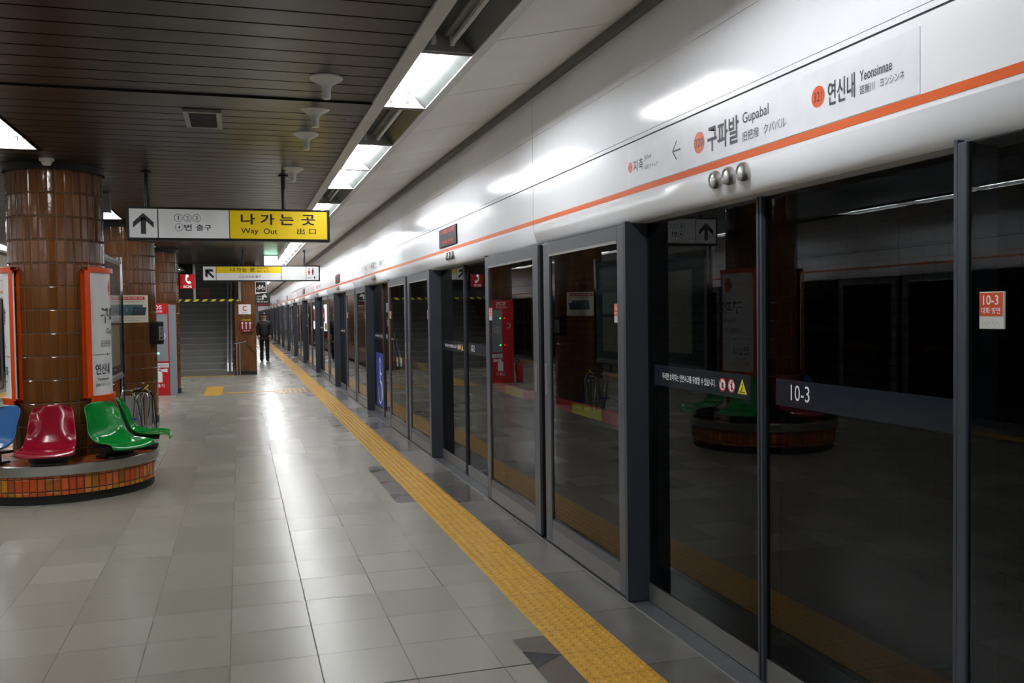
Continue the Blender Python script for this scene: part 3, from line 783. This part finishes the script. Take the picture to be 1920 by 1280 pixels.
b = B(); b.box(-1.01, .89, -.07+.004, .07, 2.337, 2.655, .004); b.obj('black_case', 'black', r)
b = B(); b.box(-.985, -.735, Fy, Fy+.01, 2.36, 2.634); b.obj('white_face', 'pw', r); b = B(); b.box(-.725, -.08, Fy, Fy+.01, 2.36, 2.634); wf = b.obj('white_face', 'pw', r)
b = B(); b.box(-.073, .862, Fy, Fy+.01, 2.36, 2.634); yf = b.obj('yellow_face', 'py', r)
f = Flat(S); arrow_up(f, -.86, 2.494, .2); f.obj('arrow', 'ink', r); f = Flat(S)
for i, t in enumerate('123'): circled(f, t, -.545+.083*i, 2.552, .038)
circled(f, '4', -.54, 2.462, .038); f.text('번', -.493, -.425, 2.432, 2.492, .014); f.text('출구', -.385, -.245, 2.432, 2.492, .014)
f.obj('lettering', 'ink', wf); f = Flat(S)
for t, u0, u1 in (('나', .03, .165), ('가', .215, .35), ('는', .40, .535), ('곳', .61, .745)): f.text(t, u0, u1, 2.498, 2.604, .022)
f.text('Way', .03, .195, 2.395, 2.462, .008); f.text('Out', .245, .375, 2.407, 2.462, .008); f.text('出', .565, .64, 2.408, 2.468, .012); f.text('口', .685, .75, 2.412, 2.462, .012)
f.obj('lettering', 'ink', yf)
for x in (-.83, .446):
    b = B(); b.tube([(x, 0, 2.65), (x, 0, 3.01)], .022, 12); b.lathe([(0, 2.985), (.05, 2.985), (.05, 3.0)], (x, 0), 16); b.obj('hanging_pole', 'iron', r, True)
y = 20.0
r = thing('hanging_direction_sign', (0, y, 0), 'long thin hanging sign with a diagonal arrow and yellow strip, further along the platform', 'sign')
b = B(); b.box(-.745, 1.69, -.066, .07, 2.335, 2.672, .004); b.obj('black_case', 'black', r)
b = B()
for a, c in ((-.715, -.462), (-.452, .868), (.878, 1.385), (1.395, 1.66)): b.box(a, c, -.07, -.06, 2.36, 2.648)
b.obj('white_face', 'pw', r)
f = Flat(S, .001); f.rect(-.452, .866, 2.508, 2.646); f.obj('yellow_strip', 'py', r)
f = Flat(S, .002)
c = (-.59, 2.5); f.line((c[0]+.085, c[1]-.085), (c[0]-.06, c[1]+.06), .045); f.poly(((c[0]-.085, c[1]+.09), (c[0]-.085, c[1]-.06), (c[0]-.035, c[1]-.085), (c[0]-.035, c[1]+.04))); f.poly(((c[0]-.085, c[1]+.09), (c[0]-.035, c[1]+.04), (c[0]+.085, c[1]+.04), (c[0]+.06, c[1]+.09)))
for t, u0, u1 in (('나', -.17, -.07), ('가', -.05, .05), ('는', .07, .165), ('곳', .225, .325)): f.text(t, u0, u1, 2.535, 2.622, .02)
f.text('Way Out', .37, .60, 2.59, 2.63, .006); f.text('出 口', .37, .60, 2.53, 2.57, .006); f.text('①②③④번 출구', 0, .45, 2.405, 2.46, .006)
f.disc(1.535, 2.6, .014, n=12); f.rect(1.518, 1.552, 2.51, 2.583); f.rect(1.523, 1.547, 2.47, 2.51); f.text('TOILET', 1.41, 1.5, 2.39, 2.42); f.line((1.57, 2.375), (1.57, 2.43), .014); f.poly(((1.57, 2.445), (1.545, 2.41), (1.595, 2.41)))
f.obj('lettering', 'ink', r)
f = Flat(S, .002); f.disc(1.455, 2.6, .014, n=12); f.poly(((1.455, 2.588), (1.425, 2.515), (1.485, 2.515))); f.rect(1.442, 1.468, 2.47, 2.52); f.obj('red_figure', 'red', r)
for x in (.09, 1.36):
    b = B(); b.tube([(x, 0, 2.67), (x, 0, 3.01)], .022, 10); b.obj('hanging_pole', 'iron', r, True)
r = thing('exit_light', (0, 21.6, 0), 'small bright green white emergency exit light box under the slatted ceiling', 'exit light')
b = B(); b.box(.56, .87, -.03, .05, 2.75, 3.0, .004); b.obj('box_body', 'white_pl', r)
b = B(); b.box(.57, .86, -.036, -.03, 2.758, 2.975); b.obj('lit_face', 'exitlit', r)

# ------------------------------------------------------------------ ceiling fittings
for i, yy in enumerate((5.445, 6.274, 7.142, 8.828)):
    if i == 0:
        r = tr0 = thing('trumpet_fitting', (.52, yy, 3.0), '', 'ceiling fitting'); b = B()
        b.lathe([(0, -.125), (.022, -.125), (.025, -.12), (.026, -.07), (.032, -.05), (.05, -.034), (.08, -.02), (.097, -.008), (.099, 0), (0, 0)], seg=28); b.obj('trumpet_body', 'white_pl', r, True)
    else: r = copy_tree(tr0); r.location = (.52, yy, 3.0)
    tag(r, '%s white trumpet shaped fitting under the dark slats' % ('nearest and largest', 'second nearest', 'third nearest', 'farthest and smallest')[i], 'ceiling fitting', 'white trumpet fittings')
r = thing('ceiling_vent', (-.215, 6.74, 3.0), 'small rectangular vent grille in the dark slatted ceiling', 'vent')
b = B(); b.box(-.125, -.09, -.27, .27, -.02, 0); b.box(.09, .125, -.27, .27, -.02, 0); b.box(-.09, .09, -.27, -.24, -.02, 0); b.box(-.09, .09, .24, .27, -.02, 0); b.obj('vent_frame', 'alu', r)
b = B()
for i in range(16): b.box(-.09, .09, -.235+.03*i, -.222+.03*i, -.014, -.002)
b.obj('vent_grille', 'iron', r)
r = thing('smoke_detector', (-1.59, 8.76, 3.0), 'white dome smoke detector on the ceiling in front of the nearest pillar', 'smoke detector')
b = B(); b.lathe([(0, -.06), (.03, -.057), (.04, -.045), (.045, -.025), (.06, -.02), (.065, 0), (0, 0)], seg=20); b.obj('detector_body', 'white_pl', r, True)
r = thing('grey_trunking', (-1.40, 11.0, 0), 'short grey cable trunking hanging from the ceiling past the nearest pillar', 'trunking')
b = B(); b.box(-.04, .04, -.05, .05, 2.78, 3.0, .004); b.obj('trunking_cover', 'alu', r)

# ------------------------------------------------------------------ things round the second pillar
r = thing('notice_board', (-1.63, 12.9, 0), 'glazed notice board on steel posts between the first and second pillars', 'notice board')
b = B(); b.box(-.015, .015, -2.3, .95, .80, 2.37); b.obj('board_panel', 'pgrey', r)
b = B(); b.box(.016, .022, -2.26, .92, .84, 2.33); b.obj('glass_cover', 'glassC', r)
b = B(); b.box(-.025, .03, -2.33, -2.27, .76, 2.4); b.box(-.025, .03, -2.33, .98, 2.36, 2.4); b.box(-.025, .03, -2.33, .98, .76, .80); b.obj('board_frame', 'alu', r)
for yy in (-2.36, 1.02):
    b = B(); b.tube([(0, yy, 0), (0, yy, 2.46)], .04, 12); b.obj('steel_post', 'chrome', r, True)
f = Flat(lambda u, v, d: (.0155+d, u, v), .001); f.rect(-1.9, -1.0, 1.0, 2.15); f.rect(-.8, .7, .95, 1.5); f.obj('paper_notice', 'cream', r)
f = Flat(lambda u, v, d: (.0155+d, u, v), .001); f.rect(-.8, .7, 1.55, 1.9); f.obj('map_sheet', 'pw', r)
PC2 = Vector((AX, 14.72, 0)); D2 = math.atan2(-14.72, 1.63)
def on_pillar(c, rad): return lambda u, v, d: ((rad+d)*math.cos(c+u/rad), (rad+d)*math.sin(c+u/rad), v)
r = thing('safety_poster', PC2, 'cream safety poster with a red heading on the second pillar', 'poster'); c = D2+R(8)
b = B(); b.lathe([(.412, 1.525), (.42, 1.525), (.42, 1.93), (.412, 1.93)], seg=16, a0=c-.62, a1=c+.62); b.obj('poster_sheet', 'cream', r, True)
fn = on_pillar(c, .42)
f = Flat(fn, .0012); f.rect(-.2, .2, 1.86, 1.91, n=8); f.obj('red_heading', 'red', r)
f = Flat(fn, .002); f.text('화재시 피난계단 이용', -.17, .17, 1.87, 1.9, .01); f.obj('heading_lettering', 'wink', r)
f = Flat(fn, .0012)
for i in range(6): f.poly([(-.15+.05*i, 1.63), (-.1+.05*i, 1.63), (-.1+.05*i+.02, 1.79), (-.15+.05*i+.02, 1.79)])
f.obj('stair_drawing', 'teal', r)
f = Flat(fn, .002)
for i in range(4): f.poly([(.0+.05*i, 1.63), (.05+.05*i, 1.63), (.05+.05*i+.03, 1.75), (.0+.05*i+.03, 1.75)])
f.obj('dark_drawing', 'teald', r)
f = Flat(fn, .0015); f.text('비상시에는 안내방송에 따라 침착하게 대피', -.18, .18, 1.825, 1.842); f.text('역무원의 안내에 따라 질서있게 이동하여 주십시오', -.18, .18, 1.58, 1.6); f.text('피난안내도 확인', -.1, .1, 1.545, 1.562); f.obj('lettering', 'inkg', r)
r = thing('black_phone_box', PC2, 'black emergency telephone box on the side of the second pillar', 'phone box'); c = D2+R(60)
r.rotation_euler = (0, 0, c-PI/2+PI)
b = B(); b.box(-.1, .1, -.53, -.40, 1.19, 1.54, .02); b.obj('box_body', 'black', r)
b = B(); b.box(-.055, .055, -.536, -.528, 1.25, 1.46, .002); b.obj('grey_label', 'alu', r)
f = Flat(on_front(-.536)); f.text('비상', -.035, .035, 1.40, 1.44, .01); f.text('전화', -.035, .035, 1.33, 1.37, .01); f.rect(-.035, .035, 1.27, 1.30); f.obj('lettering', 'ink', r)
# folded steel barriers leaning together in front of the second pillar
r = thing('folded_barrier', (-1.36, 13.35, 0), 'folded bundle of chrome tube barrier frames with yellow black tape by the second pillar', 'barrier')
def hoop(x, y, tilt, wdt, h):
    pts = [(x-wdt, y, 0), (x-wdt+tilt*.9, y+.02, h-.1), (x-wdt+tilt+.05, y+.02, h)]+[(x+wdt+tilt-.05, y+.02, h), (x+wdt+tilt*.9, y+.02, h-.1), (x+wdt, y, 0)]
    return pts
for i, (x, yy, t, wd, h) in enumerate(((-.05, 0, -.1, .1, .6), (.08, .05, -.06, .12, .62), (.14, -.04, -.03, .08, .58), (0, -.08, .06, .09, .57))):
    b = B(); b.tube(hoop(x, yy, t, wd, h), .014, 8); b.obj('tube_frame', 'chrome', r, True)
for i in range(3):
    b = B(); b.box(-.17+.12*i, -.08+.12*i, .02, .03, .1, .52); b.obj('mesh_panel', 'alu', r)
b = B(); b.tube([(-.08, -.1, .585), (.02, -.12, .60), (.09, -.1, .64), (.13, -.08, .67)], .018, 8); b.obj('striped_tape', 'hazard', r, True)
b = B(); b.box(-.2, -.02, -.14, -.1, .2, .225); b.obj('blue_strip', 'blue', r)

# ------------------------------------------------------------------ emergency cabinet and sign at the third pillar
r = thing('emergency_cabinet', (-1.65, 19.62, 0), 'tall red and grey emergency cabinet standing in front of the third pillar', 'cabinet')
b = B(); b.box(-.27, .25, 0, .14, 0, 1.87, .004); b.obj('red_body', 'red', r)
b = B(); b.box(.25, .39, .02, .14, 0, 1.85, .004); b.obj('grey_side', 'pgrey', r)
b = B(); b.box(0, .235, -.012, 0, .70, 1.66, .003); ip = b.obj('intercom_panel', 'pgrey', r)
f = Flat(on_front(0)); f.text('SOS', -.09, .13, 1.76, 1.84, .015); f.text('비상전화', -.12, .14, 1.69, 1.74, .01); f.text('소화기', -.08, .14, .16, .24, .01)
f.rect(-.02, .11, .22+.05, .48); f.rect(.02, .08, .48, .55); f.poly(((.05, .5), (.21, .47), (.21, .55), (.05, .53)))
f.ring(-.15, 1.3, .06, .02, n=14, a0=R(60), a1=R(300)); f.obj('white_print', 'wink', r)
f = Flat(on_front(-.012)); f.ring(.115, 1.21, .075, .012, n=20); f.rect(.105, .125, 1.165, 1.225); f.disc(.115, 1.25, .012, n=10); f.obj('info_symbol', 'wink', ip)
b = B(); b.box(.0, .24, -.008, 0, .57, .66); wn = b.obj('white_notice', 'pw', r)
f = Flat(on_front(-.008)); f.text('비상인터폰 사용', .03, .21, .60, .635, .008); f.obj('notice_lettering', 'inkg', wn)
for zz in (1.47, .86):
    b = B(); b.disc((.045, -.012, zz), .018, (0, -1, 0), .006, 12); b.obj('green_led', 'led_g', ip)
    b = B(); b.disc((-.06, 0, zz), .014, (0, -1, 0), .006, 12); b.obj('red_led', 'led_r', r)
r = thing('fire_extinguisher', (-2.08, 19.7, 0), 'red fire extinguisher standing on the floor beside the emergency cabinet', 'fire extinguisher')
b = B(); b.lathe([(0, .01), (.075, .01), (.08, .03), (.08, .36), (.06, .42), (.025, .45), (0, .45)], seg=20); b.obj('cylinder', 'red', r, True)
b = B(); b.tube([(0, 0, .45), (0, 0, .5), (.09, 0, .53)], .014, 8); b.obj('trigger_valve', 'black', r, True)
b = B(); b.tube([(.02, 0, .49), (.1, -.02, .42), (.1, -.03, .2)], .01, 8); b.obj('hose', 'black', r, True)
b = B(); b.lathe([(.085, 0), (.085, .02), (.0, .02)], seg=20); b.obj('base_ring', 'black', r, True)
r = thing('emergency_phone_sign', (-1.05, 20.35, 0), 'small red emergency phone sign with a white handset jutting from the third pillar', 'sign')
b = B(); b.box(-.15, .15, -.03, .03, 2.2, 2.5, .003); b.obj('sign_box', 'soslit', r)
b = B(); b.box(-.2, -.15, -.02, .02, 2.3, 2.4); b.obj('wall_bracket', 'iron', r)
f = Flat(on_front(-.03)); f.ring(.06, 2.4, .1, .034, n=14, a0=R(120), a1=R(240)); f.disc(-.005, 2.47, .03, n=12); f.disc(.04, 2.325, .034, n=12); f.text('SOS', -.085, .085, 2.215, 2.265, .03); f.obj('white_handset', 'soslitw', r)

# ------------------------------------------------------------------ staircase block
SX0, SX1 = -3.1, -.13
b = B(); n = 24
prof = [(25.55, 0)]
for i in range(n): prof += [(25.55+.29*i, .165*(i+1)), (25.55+.29*(i+1), .165*(i+1))]
prof += [(25.55+.29*n, -.01), (25.55, -.01)]
A = [b.bm.verts.new((SX0+.012, y_, z_)) for y_, z_ in prof]; C = [b.bm.verts.new((SX1-.012, y_, z_)) for y_, z_ in prof]
for i in range(len(prof)-2): b.face((A[i], A[i+1], C[i+1], C[i]))
b.mi = 1
for i in range(n): b.box(SX0+.02, SX1-.02, 25.545+.29*i, 25.59+.29*i, .165*(i+1)-.012, .165*(i+1)+.003)
o = b.obj('stairs', ['step', 'nosing']); tag(o, 'grey stone staircase rising behind the third pillar', 'stairs')
for nm, xa, xb in (('stair_wall', SX1, .42), ('stair_wall_left', -3.68, SX0)):
    b = B(); b.box(xa, xb, 25.5, 60, .1, 3.2); b.mi = 1; b.box(xa-.001 if xa < -1 else xa, xb+.002, 25.497, 60, 0, .1)
    b.mi = 2; b.box(xa, xb, 25.4, 34, 3.2, 6.6)
    struct(b.obj(nm, ['tileW', 'blackm', 'panelw']))
b = B(); b.box(SX0, SX1, 33.5, 33.7, 3.9, 6.6); b.box(SX0-.6, SX1+.6, 25.2, 34, 6.6, 6.7); b.box(SX0, SX1, 25.3, 25.4, 3.0, 6.6); struct(b.obj('stair_head_wall', 'panelw'))
for j, (x_, y_) in enumerate(((-1.0, 26.4), (-2.2, 26.4))):  # unseen lights added above the stairs to brighten the risers
    r = copy_tree(FX[True]); r.location = (x_, y_, 3.5); tag(r, 'added tube light brightening the staircase behind the smoke screen, on the %s side' % ('wall end', 'far')[j], 'light')
b = B(); b.box(SX0, SX1, 33, 60, 0, 3.1); struct(b.obj('stair_core_wall', 'panelw'))
M['railbright'] = mat('polished_rail_steel', 'e2e4e6', .2, metal=.6, var=.02)
for i, x in enumerate((-.34, -.235)):
    o = thing('stair_rail', (x, 25.5, 0), 'polished steel stair rail, the %s of two on the right of the stairs' % ('left one', 'right one')[i], 'handrail', 0, 'polished stair rails')
    b = B(); b.tube([(0, -.02, .1), (0, .05, .32)]+[(0, .3+.29*j, .46+.165*j) for j in range(22)], .028, 10); b.obj('rail_tube', 'railbright', o, True)
    for j in range(0, 20, 4):
        b = B(); b.tube([(0, .3+.29*j, .17+.165*j), (0, .3+.29*j, .46+.165*j)], .014, 8); b.obj('rail_baluster', 'railbright', o, True)
o = thing('looped_handrail', (0, 25.38, 0), 'short chrome handrail at the foot of the stairs beside the tiled wall end', 'handrail')
b = B(); b.tube([(-.19, .1, .80), (-.15, -.05, .87), (0, -.06, .89), (.13, -.05, .92)], .022, 10); b.obj('rail_tube', 'chrome', o, True)
for x in (-.1, -.02):
    b = B(); b.tube([(x, -.05, 0), (x, -.05, .88)], .014, 8); b.obj('rail_post', 'alu', o, True)
b = B(); b.tube([(.1, .1, .9), (.4, .11, .55)], .012, 6); b.obj('rail_brace', 'iron', o, True)
o = thing('smoke_curtain', (0, 25.42, 0), 'glass smoke screen over the stairs with a yellow black striped lower edge', 'smoke screen')
b = B(); b.box(SX0, 0.0, -.006, .006, 2.06, 3.0); b.obj('glass_pane', 'glassC', o)
b = B(); b.box(SX0, 0.0, -.02, .02, 2.0, 2.06); b.obj('striped_edge', 'hazard', o)
b = B(); b.box(-1.17, -1.11, -.015, .015, 2.06, 3.0); b.box(-.02, .04, -.02, .02, 2.0, 3.0); b.obj('glass_channel', 'alu', o)
o = thing('round_ceiling_speaker', (-1.39, 26.4, 0), 'dark round disc hanging behind the glass smoke screen', 'disc')
b = B(); b.disc((0, 0, 2.93), .2, (0, -1, 0), .05, 24); b.obj('disc_body', 'iron', o)
b = B(); b.tube([(0, -.02, 3.1), (0, -.02, 3.3)], .015, 8); b.obj('hanger', 'iron', o)
WF = 25.497
o = thing('letter_plate', (.13, WF, 1.78), 'white plate with a red letter on the tiled wall end', 'sign')
b = B(); b.box(-.16, .16, -.012, 0, -.135, .135, .003); b.obj('plate', 'pw', o)
f = Flat(on_front(-.012)); f.text('C', -.055, .055, -.045, .1, .02); f.text('대합실 방면', -.07, .07, -.1, -.075, .01); f.obj('red_lettering', 'red', o)
o = thing('extinguisher_box', (.16, WF, 1.33), 'dark red wall box with three white strips under the letter plate', 'wall box')
b = B(); b.box(-.16, .16, -.06, 0, -.165, .12, .004); b.obj('box_body', 'redd', o)
b = B()
for q in (-.1, 0, .1): b.box(q-.025, q+.025, -.066, -.06, .06, .1); b.box(q-.012, q+.012, -.066, -.06, -.08, .05)
b.obj('white_strip', 'pw', o)
f = Flat(on_front(0), .003); f.text('화재대피용품', -.12, .12, .14, .18, .015); f.obj('yellow_lettering', 'yel', o)
f = Flat(on_front(-.06), .003); f.text('손수건', -.07, .09, -.15, -.115, .015); f.obj('lettering', 'wink', o)
o = thing('bicycle_sign', (.575, 26.0, 0), 'black sign with a white bicycle symbol beside the tiled wall end', 'sign')
b = B(); b.box(-.17, .17, -.03, .03, 2.22, 2.57, .003); b.obj('sign_box', 'black', o)
f = Flat(on_front(-.03))
for q in ((-.15, .15, 2.535, 2.55), (-.15, .15, 2.24, 2.255), (-.15, -.135, 2.255, 2.535), (.135, .15, 2.255, 2.535)): f.rect(*q)
f.ring(-.07, 2.36, .048, .009, n=16); f.ring(.07, 2.36, .048, .009, n=16)
for p, q in (((-.07, 2.36), (-.03, 2.42)), ((-.03, 2.42), (.045, 2.42)), ((.045, 2.42), (.07, 2.36)), ((-.03, 2.42), (0, 2.36)), ((0, 2.36), (.045, 2.42)), ((-.07, 2.36), (0, 2.36)), ((.045, 2.42), (.035, 2.45)), ((-.05, 2.45), (-.015, 2.45)), ((-.03, 2.42), (-.035, 2.45)), ((.035, 2.45), (.07, 2.45))): f.line(p, q, .009)
f.obj('bicycle_symbol', 'wink', o)
b = B(); b.tube([(0, 0, 2.57), (0, 0, 3.0)], .012, 8); b.obj('hanger', 'iron', o)
o = thing('notice_sign', (.62, 26.05, 0), 'dark brown sign with white lettering hanging below the bicycle sign', 'sign')
b = B(); b.box(-.2, .2, -.02, .02, 1.87, 2.21, .003); b.obj('sign_box', 'iron', o)
f = Flat(on_front(-.02)); f.text('자전거 휴대', -.16, .0, 2.12, 2.16, .015); f.text('평일 금지', -.16, -.03, 2.04, 2.09, .015); f.text('주말 가능 합니다', -.16, .15, 1.97, 2.01, .015); f.poly(((-.02, 2.16), (.06, 2.21), (.12, 2.13), (.12, 2.1), (.03, 2.12), (.02, 2.04), (-.01, 2.04))); f.obj('lettering', 'wink', o)
f = Flat(on_front(-.02)); f.rect(-.19, .19, 1.885, 1.93); f.obj('red_band', 'redd', o)
b = B(); b.box(-.012, .012, -.015, .015, 2.21, 2.225); b.obj('hanger', 'iron', o)
# lit advertising boxes on the stair block, seen in the glass
for i, (ya, yb_, c) in enumerate(((33.5, 36.0, 'chair_green'), (39.2, 41.0, 'yel'), (44.6, 46.6, 'chair_green'))):
    o = thing('advertising_box', (.42, ya, 0), 'lit advertising light box on the passage side of the stair wall, the %s one' % ('nearest', 'middle', 'farthest')[i], 'advert', 0, 'advertising light boxes')
    b = B(); b.box(0, .05, 0, yb_-ya, .85, 2.1, .004); b.obj('box_frame', 'alu', o)
    b = B(); b.box(.05, .056, .06, yb_-ya-.06, .9, 2.05); b.obj('lit_face', 'adlit', o)
    f = Flat(lambda u, v, d: (.056+d, u, v), .002); f.rect(.1, (yb_-ya)*.5, .95, 1.25); f.obj('colour_block', c, o)
    f = Flat(lambda u, v, d: (.056+d, u, v), .002); f.rect((yb_-ya)*.5+.05, yb_-ya-.1, 1.3, 1.9); f.obj('pale_block', 'salmon', o)
    b = B(); b.box(0, .04, 0, yb_-ya, .6, .8); b.obj('red_ledge', 'redd', o)

# ------------------------------------------------------------------ the man walking along the platform
def person(loc, rz, s, label):
    r = thing('person', loc, label, 'person', rz); r.scale = (s, s, s)
    def skin(name, verts, edges, rad, m, root, par):
        me = bpy.data.meshes.new(name); me.from_pydata(verts, edges, []); o = bpy.data.objects.new(name, me); COL.objects.link(o)
        bm = bmesh.new(); bm.from_mesh(me); ly = bm.verts.layers.skin.verify(); bm.verts.ensure_lookup_table()
        for v, q in zip(bm.verts, rad): v[ly].radius = q if isinstance(q, tuple) else (q, q)
        bm.verts[root][ly].use_root = True
        bm.to_mesh(me); bm.free()
        o.modifiers.new('k', 'SKIN').use_smooth_shade = True; sb = o.modifiers.new('s', 'SUBSURF'); sb.levels = 1; sb.render_levels = 2
        me.materials.append(M[m]); o.parent = par
        return o
    # body (skin): torso, neck, head, arms, hands, legs as one surface; faces -Y
    V = [(0, 0, .93), (0, 0, 1.08), (0, .01, 1.25), (0, .015, 1.40), (0, .01, 1.49), (0, -.005, 1.56), (0, -.015, 1.635), (0, -.01, 1.70),
         (.17, .02, 1.40), (.225, .03, 1.14), (.20, -.06, .92), (.19, -.085, .86), (-.17, .02, 1.40), (-.225, .03, 1.14), (-.20, -.06, .92), (-.19, -.085, .86),
         (.09, 0, .88), (.095, -.02, .50), (.10, .02, .09), (.105, -.10, .035), (-.09, 0, .88), (-.095, .015, .50), (-.10, .05, .09), (-.105, -.07, .035)]
    E = [(0, 1), (1, 2), (2, 3), (3, 4), (4, 5), (5, 6), (6, 7), (3, 8), (8, 9), (9, 10), (10, 11), (3, 12), (12, 13), (13, 14), (14, 15), (0, 16), (16, 17), (17, 18), (18, 19), (0, 20), (20, 21), (21, 22), (22, 23)]
    rad = [(.15, .10), (.145, .10), (.16, .11), (.15, .10), .055, .065, .082, .07, .06, .047, .036, .03, .06, .047, .036, .03, .08, .054, .034, .022, .08, .054, .034, .022]
    skin('body', V, E, rad, 'skin', 0, r)
    for sx in (1, -1):
        hb = (sx*.19, -.085, .86)
        for i, (dx, ln) in enumerate(((-.027, .062), (-.009, .07), (.009, .066), (.027, .052))):
            x = hb[0]+dx; skin('finger', [(x, hb[1]-.002, hb[2]-.02), (x, hb[1]-.014, hb[2]-.02-ln*.55), (x, hb[1]-.006, hb[2]-.02-ln)], [(0, 1), (1, 2)], [.009, .0085, .007], 'skin', 0, r)
        skin('thumb', [(hb[0]-sx*.028, hb[1], hb[2]+.01), (hb[0]-sx*.045, hb[1]-.012, hb[2]-.02), (hb[0]-sx*.045, hb[1]-.018, hb[2]-.045)], [(0, 1), (1, 2)], [.01, .0095, .008], 'skin', 0, r)
    # padded jacket, sleeves included
    V = [(0, 0, .86), (0, 0, 1.02), (0, .01, 1.22), (0, .015, 1.385), (0, .005, 1.52), (.175, .02, 1.385), (.235, .03, 1.14), (.205, -.055, .925), (-.175, .02, 1.385), (-.235, .03, 1.14), (-.205, -.055, .925)]
    E = [(0, 1), (1, 2), (2, 3), (3, 4), (3, 5), (5, 6), (6, 7), (3, 8), (8, 9), (9, 10)]
    skin('jacket', V, E, [(.185, .14), (.18, .135), (.19, .14), (.16, .12), (.085, .085), .085, .072, .058, .085, .072, .058], 'jacket', 0, r)
    V = [(0, 0, .93), (.095, 0, .84), (.098, -.02, .50), (.10, .008, .025), (-.095, 0, .84), (-.098, .015, .50), (-.10, .038, .025)]
    skin('trousers', V, [(0, 1), (1, 2), (2, 3), (0, 4), (4, 5), (5, 6)], [(.155, .115), .098, .074, .068, .098, .074, .068], 'trouser', 0, r)
    for sx, yy in ((1, .02), (-1, .05)):
        skin('shoe', [(sx*.10, yy+.03, .05), (sx*.103, yy-.06, .042), (sx*.108, yy-.16, .034)], [(0, 1), (1, 2)], [(.05, .048), (.048, .042), (.042, .03)], 'black', 0, r)
    b = B()    # hair cap
    rows = []
    for i in range(7):
        t = PI/2*i/6
        rows.append([b.bm.verts.new((.093*math.sin(t)*math.cos(q)*1.0, .004+.108*math.sin(t)*math.sin(q), 1.655+.118*math.cos(t)-(.045*(math.sin(q) > .2) if i == 6 else 0)+(.05 if i == 6 and math.sin(q) < -.3 else 0))) for q in [2*PI*j/20 for j in range(20)]])
    for A, C in zip(rows, rows[1:]):
        for j in range(20): b.face((A[j], C[j], C[(j+1) % 20], A[(j+1) % 20]))
    b.obj('hair', 'hair', r, True)
    b = B(); b.lathe([(0, -.012), (.009, -.004), (.011, .008), (.004, .02), (0, .022)], seg=10); o = b.obj('nose', 'skin', r, True); o.location = (0, -.10, 1.63)
    b = B()
    for sx in (-1, 1): b.disc((sx*.031, -.093, 1.652), .010, (0, -1, 0), .003, 10)
    b.obj('eyes', 'ink', r)
    b = B(); b.box(-.022, .022, -.094, -.088, 1.592, 1.599); b.obj('mouth', 'lips', r)
    b = B()
    for sx in (-1, 1): b.disc((sx*.083, .0, 1.64), .026, (sx, -.2, 0), .012, 12)
    b.obj('ears', 'skin', r)
    return r
M['skin'] = mat('skin', 'b98a6c', .5); M['jacket'] = mat('black_padded_fabric', '17181c', .7); M['trouser'] = mat('black_cloth', '141518', .8); M['hair'] = mat('black_hair', '120f0e', .45); M['lips'] = mat('lips', '8a4a44', .5)
person((.80, 32.4, 0), R(3), .965, 'man in a black jacket and trousers walking up the platform beside the stairs')

# a thing of one piece is one mesh, not an empty with one child
for r in [o for o in bpy.data.objects if o.type == 'EMPTY' and not o.parent and len(o.children) == 1]:
    c = r.children[0]; nm = r.name
    mw = Matrix.LocRotScale(r.location, r.rotation_euler, r.scale) @ Matrix.LocRotScale(c.location, c.rotation_euler, c.scale)
    keys = {k: r[k] for k in ('label', 'category', 'group', 'kind') if k in r}
    c.parent = None; c.matrix_world = mw
    for k, v in keys.items(): c[k] = v
    bpy.data.objects.remove(r); c.name = nm
